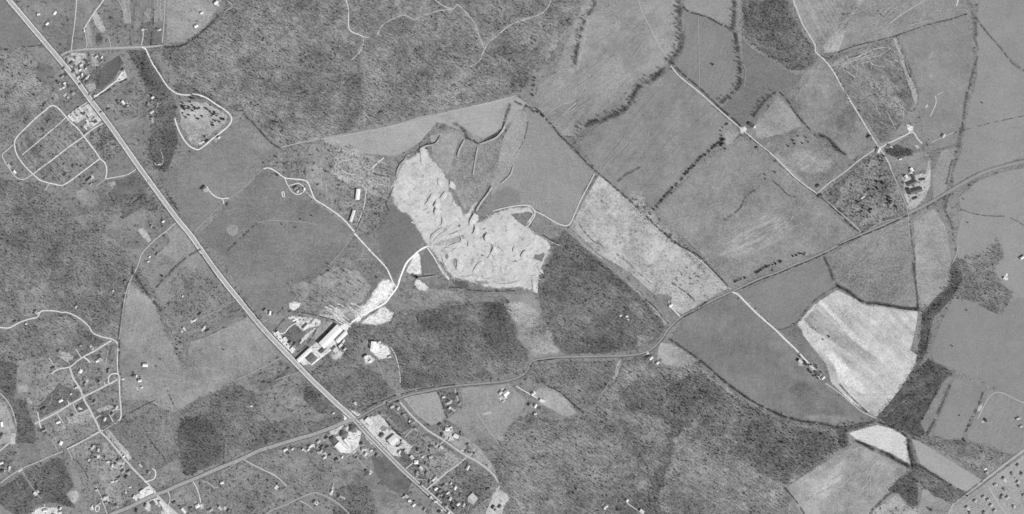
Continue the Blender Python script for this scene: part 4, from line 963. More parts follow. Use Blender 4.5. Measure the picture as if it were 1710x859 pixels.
wood('296,166 312,160 345,168 385,195 372,180 395,198 372,176 350,158 330,150 305,138 290,140', 'dark fringe of trees around the gravel loop', sp=9, floor=115, cedar=.45, seed=6)
wood('300,170 345,170 380,192 380,205 330,245 318,240 300,205', 'thin trees over the cedar park', sp=30, floor=158, seed=8, soft=2, patch=.3)
wood('-50,82 48,80 62,100 62,130 92,150 100,165 60,200 30,225 20,238 0,258 -50,262', 'patchy grey wood at the upper left edge', sp=10, floor=135, cedar=.12, seed=9, patch=.25)
wood('-50,275 10,300 40,306 66,304 80,320 108,350 126,368 140,380 175,395 205,418 232,430 224,450 208,480 202,530 197,565 185,563 157,552 138,530 112,518 70,516 60,526 0,544 -50,545', 'wide grey wood along the left edge of the view', sp=8.6, floor=126, cedar=.1, seed=10)
wood('128,345 160,345 185,320 235,335 240,325 225,345 190,362 178,380 190,400 150,385', 'patchy trees south of the street loop', sp=11, floor=122, cedar=.25, seed=11, soft=5)
wood('200,345 212,330 240,318 262,330 262,360 250,352 235,352 215,362 200,372', 'thin dark trees by the highway lots', sp=12, floor=118, cedar=.3, seed=12, soft=5)
wood('-50,552 0,552 15,555 62,535 95,526 115,526 135,540 150,556 180,570 140,592 90,588 60,600 25,605 -50,600', 'leafless wood below the white western lane', sp=9, floor=130, cedar=.06, seed=13)
wood('-50,600 30,605 30,640 24,665 45,668 50,690 60,715 62,740 30,742 28,705 20,680 0,650 -50,645', 'dark wood strip west of the subdivision', sp=8.5, floor=112, cedar=.3, seed=14)
wood('-50,830 0,812 36,795 60,780 90,765 108,768 115,790 125,815 110,825 128,850 105,845 85,840 62,845 40,870 0,845 -50,870', 'dark wood in the lower left corner', sp=8.6, floor=112, cedar=.4, seed=15, soft=2)
wood('305,700 340,693 360,714 378,742 376,764 355,776 327,792 310,797 300,765 296,722', 'darkest wood block above the curved western road', sp=7.8, floor=108, cedar=.4, seed=16, soft=2)
wood('297,695 330,668 388,642 402,645 425,655 440,692 470,722 500,722 480,733 405,758 380,764 380,742 345,698 310,694', 'mixed grey wood above the curved western road', sp=9, floor=122, cedar=.15, seed=17)
wood('430,712 475,700 520,705 570,690 576,700 525,722 475,738 445,742', 'dark scrubby trees north of the curved road', sp=11, floor=122, cedar=.3, seed=18, soft=4)
wood('510,640 535,655 555,672 572,690 560,695 530,690 505,665', 'dark brushy wood beside the highway below the works', sp=10, floor=112, cedar=.25, seed=19, soft=3)
wood('215,448 228,440 250,470 265,495 290,540 305,570 318,600 305,612 292,585 268,540 262,500 235,490 218,470', 'ragged line of trees along the western stream', sp=10, floor=126, cedar=.15, seed=20, soft=4, patch=.3)
wood('565,545 590,540 620,545 650,540 668,520 700,520 760,508 800,505 852,503 862,530 860,560 878,582 886,604 860,622 800,636 745,642 690,650 668,652 664,610 650,578 620,568 600,575 604,605 560,610 540,600 558,585 575,570',
     'dark streaked wood south of the haul road', sp=8.6, floor=120, cedar=.06, seed=21)
wood('805,505 852,502 866,560 850,590 820,590 800,560', 'darker square block of the streaked wood', sp=11, floor=105, seed=22, soft=5)
wood('690,530 725,518 745,520 770,545 745,560 705,555', 'dark hollow of the streaked wood', sp=11, floor=100, seed=23, soft=8)
wood('535,610 560,612 605,610 640,628 662,655 620,678 590,690 570,672 548,652 520,622', 'leafless wood between works and crossroads', sp=9, floor=122, cedar=.15, seed=24)
wood('925,398 945,385 962,400 985,422 1020,450 1050,476 1080,502 1104,532 1112,548 1095,572 1058,586 1000,592 942,592 925,575 905,520 897,488 908,452 922,428',
     'triangular grey wood right of the quarry', sp=8.4, floor=116, cedar=.05, patch=.14, seed=25, soft=2)
wood('925,398 945,385 962,400 985,422 1020,450 1065,490 1040,490 1000,462 960,440 930,430', 'darker northern edge of the triangular wood', sp=12, floor=108, seed=26, soft=5)
wood('1040,480 1095,530 1108,548 1092,570 1060,583 1062,560 1085,545 1050,520', 'open brush at the east of the triangular wood', sp=16, floor=135, seed=27, soft=5)
wood('850,625 875,618 893,608 945,604 1035,602 1030,622 1018,640 1005,655 985,690 968,690 950,668 925,648 900,640 880,632', 'leafless wood below the country road', sp=9, floor=126, cedar=.08, seed=28)
wood('1040,603 1080,598 1090,610 1140,618 1165,602 1200,638 1262,680 1330,708 1418,718 1415,742 1380,770 1312,815 1350,900 1100,900 1040,900 870,900 850,870 838,810 828,770 835,735 860,705 885,690 930,705 968,700 990,690 1010,655 1025,640',
     'vast grey leafless wood across the south', sp=8.4, floor=136, cedar=.05, patch=.12, seed=29)
wood('1030,640 1110,625 1130,660 1120,720 1090,700 1040,690', 'darker crown of the vast southern wood', sp=14, floor=122, seed=31, soft=10)
wood('1112,640 1160,618 1180,650 1165,690 1130,735 1118,790 1100,840 1080,860 1085,800 1110,740 1118,690', 'dark valley trees through the southern wood', sp=11, floor=112, cedar=.2, seed=32, soft=8)
wood('1160,610 1200,640 1262,682 1330,710 1418,722 1410,745 1370,770 1310,812 1260,790 1230,740 1200,700 1170,670', 'cedar dotted slope of the southern wood', sp=13, floor=128, cedar=.3, seed=33, soft=6)
wood('940,815 985,800 1100,820 1120,880 1000,900 940,880', 'darker foot of the southern wood', sp=13, floor=122, seed=34, soft=10)
wood('565,815 600,802 622,820 630,850 640,900 560,900 555,850', 'dark wood patch below the crossroads', sp=9, floor=115, cedar=.15, seed=35, soft=4)
wood('380,770 440,752 480,745 540,735 560,745 590,765 560,800 520,820 480,810 440,790', 'brushy trees south of the curved road', sp=14, floor=128, cedar=.1, seed=36, soft=5, patch=.3)
wood('330,845 350,820 400,815 470,830 430,860 380,900 330,900', 'brushy trees at the bottom edge', sp=12, floor=126, cedar=.1, seed=37, soft=5, patch=.3)
wood('1241,-40 1310,-40 1320,20 1338,50 1362,82 1362,108 1345,118 1322,118 1290,98 1262,80 1245,62 1240,30', 'rounded dark wood between two farm lanes', sp=7.8, floor=128, cedar=.24, seed=38, soft=2)
wood('1592,435 1612,430 1650,420 1668,398 1678,430 1660,450 1675,475 1695,492 1672,528 1650,520 1632,508 1600,498 1585,500 1575,512 1560,530 1550,560 1540,535 1548,515 1570,490 1590,470', 'hazy grey wood east of the creek', sp=9, floor=128, cedar=.1, seed=39, soft=3)
wood('1588,438 1602,434 1608,470 1590,500 1570,520 1552,540 1540,528 1560,500 1585,480', 'dark trees at the creek bend', sp=8.5, floor=105, cedar=.3, seed=40, soft=2)
wood('1540,520 1552,522 1556,560 1548,590 1535,612 1525,640 1512,668 1480,692 1468,705 1460,700 1500,655 1528,612 1534,580', 'dark trees lining the creek beside the sown field', sp=7.5, floor=102, cedar=.2, seed=41, soft=1.5)
wood('1535,612 1552,600 1592,622 1575,640 1560,668 1538,706 1548,726 1530,735 1512,722 1480,708 1470,700 1512,668', 'dark wood in the creek fork', sp=7.8, floor=104, cedar=.3, seed=42, soft=2)
wood('1395,712 1418,708 1462,700 1468,706 1440,715 1415,722 1418,745 1405,752', 'trees at the tip of the crescent field', sp=8.5, floor=108, cedar=.3, seed=43, soft=2)
wood('1518,728 1545,727 1610,735 1650,745 1690,762 1650,800 1640,795 1600,770 1560,750', 'hazy scrub wood above the pale lozenge field', sp=12, floor=132, cedar=.08, seed=44, soft=4)
wood('1512,735 1522,735 1530,770 1560,790 1600,815 1618,824 1592,842 1560,830 1530,805 1520,785', 'dark scrubby bank below the lozenge field', sp=9.5, floor=112, cedar=.15, seed=45, soft=2.5)
wood('1498,800 1522,785 1532,800 1535,845 1520,850 1500,825 1480,820', 'dark brush in the gully at the bottom', sp=9, floor=108, cedar=.3, seed=46, soft=3)
wood('1418,290 1440,270 1470,262 1492,290 1508,335 1512,352 1470,372 1440,382 1420,365 1395,345 1400,318', 'scattered grove west of the old farm', sp=18, floor=142, cedar=.31, patch=.4, seed=47, soft=3)
wood('1478,248 1500,242 1525,250 1525,262 1495,264 1480,258', 'small dark grove north of the farm', sp=9, floor=108, cedar=.4, seed=48, soft=2)
wood('480,468 520,470 560,440 600,450 625,480 605,512 560,520 500,520', 'sparse tall trees casting long streaks above the works', sp=20, floor=140, seed=49, soft=5, patch=.25, smin=.9, smax=1.3)
wood('545,238 600,245 655,280 655,310 640,335 600,320 560,300', 'sparse trees streaking the eroded slope', sp=23, floor=156, seed=50, soft=6, patch=.25, smin=.8, smax=1.2)
wood('520,522 575,522 610,505 600,530 570,535 540,532', 'sparse trees on scraped ground above the warehouses', sp=14, floor=175, seed=51, soft=4, patch=.2, smin=.8, smax=1.2)
wood('672,478 740,480 800,495 790,508 720,518 680,512', 'sparse tall trees south of the quarry', sp=20, floor=138, seed=52, soft=6, patch=.25)
wood('836,505 870,500 905,520 925,560 940,592 890,600 880,580', 'very sparse trees in the pale strip', sp=34, floor=150, seed=53, soft=5, patch=.3)
wood('732,655 757,652 768,676 750,694 743,690', 'small trees in the garden plots', sp=12, floor=118, cedar=.25, seed=54, soft=1.5)

# low weeds and brush that give the lots their stippled look
def brush(s, sp, label, patch=.2, seed=0., smin=.8, smax=1.9):
    x, y = fill(P(s), sp, patch=patch, psc=14., pseed=seed)
    scatter('brush', 'shrub', x, y, smin, smax, label)
brush('27,240 88,182 110,196 138,228 165,262 118,300 84,305 57,290', 7.5, 'low weeds over the street loop blocks', seed=1)
brush('153,218 174,206 205,252 176,270 145,230', 4.2, 'dense low brush between loop and highway', seed=2, smax=2.3)
brush('430,620 505,610 520,690 440,690', 9, 'scattered bushes in the rough field', seed=3)
brush('625,690 665,668 780,770 715,815 640,745', 8, 'garden bushes east of the crossroads', seed=4, smax=2.3)
brush('712,815 745,795 780,770 825,800 820,850 760,859', 7, 'garden bushes of the southern settlement', seed=5, smax=2.3)
brush('60,590 140,590 195,575 198,700 170,718 112,748 60,740 50,690', 9, 'garden bushes of the western subdivision', seed=6, smax=2.2)
brush('112,750 165,722 225,790 255,820 185,858 150,850', 9, 'weeds in the lower western lots', seed=7)
brush('100,96 180,88 165,150 150,160 120,130', 6, 'bushes around the highway houses', seed=8, smax=2.4)
brush('1390,100 1500,62 1530,150 1505,210 1470,235 1420,160', 8, 'weeds on the weathered field', seed=9)
brush('1000,292 1140,408 1217,482 1140,526 1000,425 955,380', 13, 'weeds on the bright stubble field', seed=10, patch=.4)
brush('1395,300 1465,250 1515,356 1440,388 1366,325', 7, 'undergrowth in the grove', seed=12, smax=2.5)
brush('200,640 300,680 300,790 262,820 175,725', 10, 'weeds in the rough pasture', seed=13)
brush('280,450 330,450 410,520 300,560', 8, 'brush around the houses west of the highway', seed=14, smax=2.4)
brush('480,531 539,533 530,548 495,545', 5, 'scrap and weeds in the white gravel yard', seed=15, smax=2.)
brush('140,190 150,185 158,205 150,215 138,200', 5, 'clutter in the pale lot by the trailer rows', seed=16)
brush('190,150 255,130 262,200 190,190', 9, 'bushes in the pasture south of the white driveway', seed=17, smax=2.6)
brush('240,250 330,400 290,372 200,340', 9, 'brush beside the highway', seed=18, smax=2.4)
brush('540,235 660,285 640,400 592,385', 9, 'brush on the rough slope west of the quarry', seed=19, smax=2.6)

# ================= hedgerows: each line of dark brush is one thing
def hedge(s, wd, h, label, g='dark', dens=1., name='hedge', gap=.12):
    wd *= 1.3; h *= 1.4; dens *= 1.9 if g == 'dark' else 1.3
    c = smooth(P(s), 1.); b = MB(); L = len(c)
    n = int(L*S*(2.4+wd*2.2)*dens)
    for i in range(n):
        k = R.randrange(L); p = c[k]; v = noise.noise((p[0]/6, p[1]/6, 4))
        if v < -.35+gap: continue
        X, Y = W(*p); f = .7+.6*(v+.3)
        ox, oy = R.gauss(0, wd*S*.33*f), R.gauss(0, wd*S*.33*f)
        z = .5+h*f*R.uniform(.1, 1)*max(.3, 1-(ox*ox+oy*oy)/(wd*S*.9)**2)
        q = Vector((X+ox, Y+oy, z)); s_ = R.uniform(.45, 1.15)
        b.add([tuple(q+Vector((R.uniform(-1, 1), R.uniform(-1, 1), R.uniform(-.7, .7)))*s_) for _ in range(3)], [(0, 1, 2)])
    m = {'dark': pmat('hedge_brush', .045, .9, .4, .3), 'mid': pmat('leafless_brush', .065, .9, .4, .3)}[g]
    return tag(obj(name, b.mesh(name, [m])), label, 'hedge', 'hedges along the fields and lanes')
hedge('1141,12 1150,20 1168,25 1185,31 1205,42 1226,50', 2.2, 3, 'dark hedgerow joining the two big hedgerows at the top')
hedge('1122,104 1133,117 1150,132 1168,147 1185,163 1203,181 1218,193 1239,213', 2.6, 3.5, 'dark hedgerow on the north side of the straight white lane')
hedge('1302,154 1315,168 1328,188 1340,203 1352,216', 1.8, 3, 'thin dark hedgerow running south-east from the paddock corner')
hedge('893,180 903,188 915,202 925,213 935,227', 1.8, 2.6, 'thin hedgerow at the northern corner of the quarry field')
hedge('937,228 958,248 978,270 995,286 1010,298 1030,316', 1.5, 2.2, 'thin hedgerow above the tip of the stubble field')
hedge('1030,316 1050,334 1070,352 1088,370 1105,386 1122,400 1135,410', 2.6, 3, 'dark hedgerow along the upper stubble field')
hedge('1135,410 1150,418 1165,426 1180,440 1195,456 1208,470 1218,482', 2.2, 3, 'dark hedgerow along the lower stubble field')
hedge('1377,430 1381,440 1387,452 1392,468 1400,478', 3, 3.5, 'dark hedgerow dropping south from the country road')
hedge('1400,479 1415,486 1432,499 1445,507 1465,508 1490,512 1512,516 1534,517', 4.5, 4.5, 'thick dark hedgerow above the bright sown field', dens=1.5)
hedge('1396,480 1378,490 1358,505 1345,520 1337,532 1325,543 1313,549 1300,551', 1.5, 2, 'thin winding hedgerow left of the bright sown field', 'mid')
hedge('1119,567 1135,578 1150,588 1168,601 1185,615 1205,633', 2.8, 3.5, 'dark hedgerow at the foot of the country road bend')
hedge('1205,633 1230,652 1256,670 1285,685 1310,696 1340,704 1370,708 1400,714', 3.2, 4, 'dark wood-edge hedgerow below the broad dark field', dens=1.3)
hedge('1403,643 1420,662 1436,677 1452,693', 1.8, 2.5, 'dark hedgerow against the white line of the sown field')
hedge('1519,370 1521,385 1524,410 1528,435', 1.2, 2, 'thin upper hedgerow between rough field and creek triangle', 'mid')
hedge('1526,440 1528,465 1531,488 1533,514', 2.2, 3, 'thicker lower hedgerow between rough field and creek triangle')
hedge('1497,61 1502,75 1508,92 1515,115 1521,130', 1.1, 2, 'thin dark fence hedge beside the long pale strip')
hedge('1400,88 1425,78 1450,72 1475,66 1497,60', 1., 1.8, 'thin dark hedge line, western half in the top right', gap=0)
hedge('1497,60 1520,52 1545,43 1565,38 1590,32 1614,24', 1.1, 2, 'thin dark hedge line, eastern half in the top right', gap=0)
hedge('1617,-5 1622,15 1628,35 1630,60', 4.5, 4, 'bushy creek hedge at the top right', 'mid')
hedge('1626,62 1632,75 1634,90 1629,108 1622,130 1618,150', 1.6, 2.5, 'thin creek hedge in the right fields', 'mid')
hedge('1615,155 1612,175 1610,195 1608,215', 3.2, 3, 'shaggy creek hedge left of the flat hazy field', 'mid')
hedge('1606,215 1603,235 1600,248', 4.5, 4, 'bushy knot of the creek hedge', 'mid')
hedge('1597,252 1590,270 1585,290 1581,308', 2.2, 2.5, 'creek hedge reaching the eastern road', 'mid')
hedge('1630,30 1645,50 1660,68 1675,85 1690,105 1712,120', 1.8, 2.5, 'slanting hedge line in the far upper right', 'mid')
hedge('1594,222 1620,215 1650,207 1690,198 1720,192', .8, 1.4, 'faint fence hedge across the hazy field', 'mid')
hedge('1605,350 1625,357 1650,361 1680,362 1695,368 1712,378', .9, 1.5, 'faint hedge line below the eastern road', 'mid')
hedge('1586,325 1580,340 1580,355 1588,372 1592,395', 2.4, 2, 'shaggy stream side hedge below the eastern road', 'mid')
hedge('1550,240 1545,225 1565,215 1600,210', .6, 1, 'x', 'mid') if 0 else None
hedge('1587,644 1580,660 1572,678 1565,694 1556,712 1549,727', 2.4, 3.5, 'straight hedgerow left of the long hedged field')
hedge('1642,656 1636,672 1630,686 1624,697', 1.6, 3, 'upper half of the dotted hedge in the right fields')
hedge('1622,698 1618,710 1613,722 1608,735', 2, 3, 'lower half of the dotted hedge in the right fields')
hedge('1570,644 1560,662 1548,685 1538,706', 1.2, 2, 'field edge hedge beside the creek wood', 'mid')
hedge('1432,737 1448,745 1462,752 1480,757 1498,769 1518,779', 4, 5, 'thick hedgerow under the white crescent field', dens=1.6)
hedge('1516,732 1518,748 1522,765 1525,780', 3.6, 4.5, 'dark hedgerow right of the white crescent field', dens=1.4)
hedge('1468,706 1485,712 1500,718 1516,731', 3, 4, 'dark hedgerow on top of the white crescent field', dens=1.4)
hedge('1457,852 1470,840 1482,828 1495,820', 2, 3, 'dark hedge at the corner of the bottom grazing field')
hedge('1311,815 1322,828 1335,845 1345,862', 2, 3, 'hedge between southern wood and bottom grazing field')
hedge('1594,840 1610,827 1625,815 1642,802', 1.6, 2.4, 'hedge along the settlement road beside the lozenge field', 'mid')
hedge('1530,775 1550,787 1570,800 1590,811', 2., 3, 'hedge under the smooth lozenge field')
hedge('968,418 985,432 1000,440 1018,455', 1.1, 2, 'broken hedge line, upper part, in the grey strip', 'mid')
hedge('1030,425 1048,438 1060,450 1080,468 1092,478', 1.2, 2, 'broken hedge line, lower part, along the stubble field', 'mid')
hedge('1123,473 1140,485 1155,497 1165,508', 1.8, 2.5, 'dark hedge inside the mottled plot')
hedge('1078,500 1095,515 1106,528 1116,540', 1.4, 2.4, 'hedge along the wood by the country road bend')
hedge('968,375 978,390 990,402 1005,410', 1., 1.8, 'faint hedge beside the quarry corner track', 'mid')
hedge('1229,452 1250,440 1275,430', .1, .2, 'x') if 0 else None
hedge('1240,482 1270,468 1300,457 1340,441 1378,424', 1.2, 2, 'low hedge on the south verge of the country road')
hedge('1400,410 1420,402 1442,393 1470,382 1495,370 1515,360', 1.6, 2.2, 'dark verge hedge of the country road below the grove')
hedge('1520,360 1540,350 1558,340 1580,327', 1.4, 2, 'dark verge hedge of the country road below the farm')
hedge('1140,531 1160,519 1180,505', 1.6, 2.4, 'bushy verge hedge at the mouth of the stubble field drive')
hedge('1411,368 1420,376 1430,384 1440,389', 1.8, 2.6, 'dark hedge at the southern corner of the grove')
hedge('1368,327 1385,342 1405,360', 1.6, 2.4, 'dark hedge beside the lane to the country road')
hedge('1243,222 1262,238 1285,256', 1.2, 2., 'low hedge on the lane south of the farmyard gate', 'mid')
hedge('1295,268 1320,292 1345,312 1362,324', 1.2, 2., 'low hedge on the lane near the junction', 'mid')
hedge('1275,290 1300,310 1315,325 1328,330', 1.4, 1.6, 'dark ditch brush in the grazing field', 'mid')
hedge('1262,317 1245,330 1238,345 1225,358 1210,368', 2.6, 2, 'dark winding gully brush in the grazing field', 'mid')
hedge('1397,124 1404,138 1412,155 1418,168', 1.2, 2, 'dark verge hedge of the winding farm lane')
hedge('1372,94 1380,97 1386,98', 1., 2, 'tiny hedge stub at the lane bend')
hedge('1466,18 1472,26 1480,30', 1.5, 2, 'short dark brush line in the top right field')
hedge('1420,345 1440,334 1455,325', .9, 1.8, 'faint hedge inside the grove', 'mid')
hedge('200,590 199,560 203,530 206,505 210,485 215,470', 2., 4, 'dark tree line hedge along the wood edge lane')
hedge('199,575 199,600 199,622', 1.3, 2.4, 'dark hedge right of the eastern subdivision lane')
hedge('220,454 228,462 240,480 250,495 262,510 270,520', 3.6, 4, 'thick brush line along the western stream')
hedge('262,480 270,470 285,455 298,442 320,425 335,417', 1.8, 2.6, 'dark hedge reaching the highway from the western stream')
hedge('290,375 310,395 328,415', 1., 1.6, 'x') if 0 else None
hedge('380,420 392,408 405,396 418,384 430,373', 1.8, 3, 'dotted hedge crossing the dark pasture', gap=.25)
hedge('336,425 350,445 365,467 378,484', 1., 1.8, 'low dark verge along the highway, upper part')
hedge('398,490 415,512 432,533', 1.6, 2., 'low dark verge along the highway, lower part')
hedge('280,325 290,340 298,352', 2.2, 3, 'bushy verge of the highway by the large pasture')
hedge('228,438 248,475', .5, 1, 'x') if 0 else None
hedge('433,527 445,515 460,512 480,520', .8, 1.5, 'x') if 0 else None
hedge('482,520 500,522 520,525 540,530 560,535', 1.2, 2.2, 'dark fence brush along the north of the works')
hedge('457,555 465,545 475,533', 1.1, 2, 'dark fence brush at the west of the works')
hedge('513,545 520,538 526,531', 1.8, 2.5, 'dark fence brush between white yards of the works')
hedge('497,588 508,580 518,568 528,552', 1., 2, 'dark fence brush along the pale storage strip')
hedge('505,568 520,552 535,538', .8, 1.5, 'x') if 0 else None
hedge('634,690 645,702 656,715 668,727', 2.2, 3.5, 'dark hedge behind the crossroads shops')
hedge('600,690 620,678 640,670 662,660', 1.8, 2.5, 'dark verge hedge of the country road by the crossroads')
hedge('670,659 700,651 730,646 760,643', 1., 1.6, 'low verge hedge above the hatched field')
hedge('731,655 738,670 744,690 748,697', 1.1, 2, 'dark hedge right of the hatched field')
hedge('676,795 700,815 715,830', .9, 1.6, 'low verge hedge of the southern highway')
hedge('890,605 900,603 925,600', 1.5, 2, 'dark roadside brush at the wood corner')
hedge('915,645 935,655 950,668 965,682 975,690', 1.8, 3, 'dark wood edge hedge above the eastern farmsteads')
hedge('207,763 200,752 190,740 183,730 175,723', .9, 1.5, 'dark strip hedge beside the main street')
hedge('173,718 185,711 198,704', 1., 1.6, 'dark hedge on the outer side of the lane bend')
hedge('112,748 130,739 150,729', .9, 1.5, 'dark hedge on the southern cross street')
hedge('295,690 288,710 285,730', .8, 1.5, 'x') if 0 else None
hedge('205,698 225,686 245,675 262,668', 1., 1.8, 'thin dark hedge across the rough pasture')
hedge('240,715 250,733 262,750 275,765', 1., 1.8, 'broken thin hedge in the rough pasture')
hedge('277,645 283,660 290,675', 1.2, 2, 'thin hedge in the tapering field')
hedge('130,771 140,785 148,800', .9, 1.8, 'thin dark hedge in the lower grass lots')
hedge('295,125 272,80', .1, .1, 'x') if 0 else None
hedge('275,79 300,78 320,68 345,48 365,28', 1.8, 3, 'dark edge brush between pale pasture and big wood')
hedge('257,14 256,40 252,74', 1., 2, 'thin dark hedge left of the fenced plots')
hedge('252,75 272,74', 1., 2, 'thin dark hedge closing the fenced plots')
hedge('30,79 50,78 60,77', 1., 2, 'x') if 0 else None
hedge('40,79 55,78 70,76', 1.2, 2, 'thin dark hedge left of the highway at the upper left')
hedge('155,168 166,160 180,152 195,142 212,133', 1.6, 2.4, 'dark hedge under the white driveway')
hedge('112,206 120,200 136,188', .8, 1.6, 'dark hedge below the trailer rows')
hedge('105,168 112,172 120,164', 1., 1.8, 'dark hedge around a garden west of the highway')
hedge('60,245 75,262', .1, .1, 'x') if 0 else None
hedge('140,308 148,303 155,298', 1.4, 2.5, 'dark hedge under the street loop')
hedge('208,320 222,310 235,328 245,322', .1, .1, 'x') if 0 else None
hedge('216,345 228,335 240,325', 1.2, 2, 'thin dark hedge in the lots beside the highway')
hedge('412,196 425,208 440,225 455,240 468,248', 2., 4, 'dark wood edge beside the large grey pasture')
hedge('663,283 668,275 676,266 684,258', 2., 2.2, 'dark brush on the upper left quarry rim')
hedge('698,254 705,246 716,240 726,240 735,230', 3., 2.6, 'dark brush in the creek north of the quarry')
hedge('735,215 748,208 762,208 775,218 780,228', 4.5, 2.6, 'grey brush on the curve of the northern gully', 'mid')
hedge('778,230 790,235 800,240 815,232 828,225 838,215', 2.6, 2.6, 'dark brush along the steep creek bank')
hedge('841,212 845,195 850,182 852,175', 3, 3, 'dark brush where the creek leaves the wood')
hedge('882,205 878,225 870,245 860,262', .9, 1.8, 'thin dotted hedge on the light slope', 'mid')
hedge('860,170 870,175 885,180 892,188', 2.5, 3, 'dark corner brush at the end of the big wood')
hedge('650,352 645,340 652,325 657,312', 1.2, 2, 'brush along the western quarry rim')
hedge('635,375 628,365 630,350', .1, .1, 'x') if 0 else None
hedge('604,346 606,358 600,372 594,384', 1.6, 2.6, 'dark hedge beside the second long barn')
hedge('624,290 636,293 650,296', 1.2, 2, 'thin dark brush on the eroded slope')
hedge('742,482 760,480 780,484 800,486 828,487 860,486', 1., 1.6, 'dark brush under the southern quarry edge', gap=.2)
hedge('908,393 915,398 925,404 935,410', 1.2, 2., 'brush at the eastern quarry corner')
hedge('938,384 920,366 900,358', .1, .1, 'x') if 0 else None
hedge('1050,335 1062,320', .1, .1, 'x') if 0 else None
hedge('1033,303 1045,292 1055,288 1068,280', 2.4, 2.4, 'grey brush patch where the winding trail meets the hedge', 'mid')
hedge('1552,548 1549,565 1545,585', 1.2, 2.5, 'thin brush line on the creek channel')

# ================= single trees
def tree(kind, x, y, sc, label, group):
    v = R.randrange(len(BARE if kind == 'bare' else CEDAR)); me = (BARE if kind == 'bare' else CEDAR)[v]
    nm = {'bare': 'bare_tree', 'cedar': 'evergreen_tree'}[kind]
    r = bpy.data.objects.new(nm, None); C.objects.link(r); X, Y = W(x, y)
    r.location = (X, Y, 0); r.scale = (sc, sc, sc*R.uniform(.9, 1.15)); r.rotation_euler = (0, 0, R.uniform(0, 6.28))
    tag(r, label, 'tree', group)
    for n_, m_ in (('trunk', me[0]), ('crown', me[1])):
        o = bpy.data.objects.new(n_, m_); C.objects.link(o); o.parent = r
    CNT[kind] = CNT.get(kind, 0)+1
CNT = {}
def row(kind, s, n, wd, label, smin=.8, smax=1.2):
    smin *= 1.15; smax *= 1.2
    if n >= 12: hedge(s, wd*.85, 4., 'low thicket under the row of trees: '+label.split(' in the ')[-1], 'mid', dens=2., gap=.2)
    c = smooth(P(s), 1.)
    for i in range(n):
        p = c[min(len(c)-1, int((i+R.uniform(.1, .9))/n*len(c)))]
        tree(kind, p[0]+R.gauss(0, wd*.4), p[1]+R.gauss(0, wd*.4), R.uniform(smin, smax), label, label.replace('tree ', 'trees ', 1))
row('bare', '1133,-10 1136,15 1136,40 1140,60 1140,75 1130,92 1120,106', 46, 6, 'leafless tree in the broad hedgerow left of the square pasture', .8, 1.2)
row('bare', '1228,-8 1227,20 1226,45 1230,65 1234,90 1237,120 1236,140 1225,155 1205,172', 44, 5, 'leafless tree in the curving hedgerow west of the small wood', .7, 1.1)
row('bare', '1108,118 1098,128 1088,135 1072,143 1063,152 1055,168 1048,180 1035,190 1022,194 1010,200 990,205 978,212', 46, 6, 'leafless tree in the hedgerow slanting down the middle fields', .8, 1.2)
row('bare', '998,0 988,18 975,40 970,60 965,80 962,98 960,112', 26, 4, 'leafless tree in the hedgerow strip inside the large pasture', .7, 1.1)
row('bare', '974,214 966,226', 6, 5, 'leafless tree in the clump above the quarry corner field', .8, 1.1)
row('cedar', '1210,232 1198,240 1185,252 1172,262 1160,275 1150,285 1143,292', 24, 3.2, 'dark tree in the belt along the grazing field', .7, 1.1)
row('cedar', '1140,297 1130,308 1118,320 1105,335 1092,350', 15, 2.6, 'dark tree in the southern end of the field belt', .6, 1.)
row('cedar', '1208,230 1206,240 1209,249 1204,218 1215,209', 9, 3, 'dark tree around the bright paddock', .8, 1.2)
row('bare', '1295,155 1282,165 1275,172 1268,182 1258,195', 14, 3, 'leafless tree in the short row east of the lane head', .7, 1.)
row('bare', '1362,226 1375,228 1388,236 1400,250 1412,258', 14, 5, 'leafless tree in the clump west of the farm lane', .7, 1.)
row('cedar', '1323,235 1330,226 1340,228 1350,236 1312,244', 7, 3, 'dark tree in the rough paddock', .8, 1.1)
row('cedar', '1225,472 1235,467 1245,463', 7, 2, 'dark roadside tree at the stubble field crossroads', .7, 1.)
row('cedar', '1262,456 1275,448 1290,442 1305,437', 13, 2.4, 'dark roadside tree in the middle of the country road', .7, 1.1)
row('cedar', '1322,430 1330,426 1345,423', 9, 2.2, 'dark roadside tree in the eastern roadside row', .7, 1.1)
row('cedar', '903,190 897,188 908,196', 4, 2, 'dark tree at the tip of the big wood', .7, 1.)
row('cedar', '893,130 890,150 885,162', 7, 3, 'dark tree on the edge of the big wood', .7, 1.)
row('cedar', '1333,590 1338,600 1345,605 1362,615 1370,622', 9, 4, 'dark tree around the farm by the white track', .8, 1.2)
row('cedar', '1350,617 1360,628 1370,632', 7, 4, 'dark tree in the clump below the white track', .8, 1.1)
for x, y, n in ((1438, 340, 5), (1455, 318, 6), (1470, 300, 5), (1480, 335, 8), (1452, 352, 5), (1425, 355, 4), (1490, 345, 5), (1468, 262, 5)):
    for i in range(n): tree('cedar', x+R.gauss(0, 5), y+R.gauss(0, 5), R.uniform(.9, 1.4), 'large dark tree in the %s half of the grove beside the old farm' % ('western' if x < 1460 else 'eastern'), 'large dark trees in the %s grove' % ('western' if x < 1460 else 'eastern'))
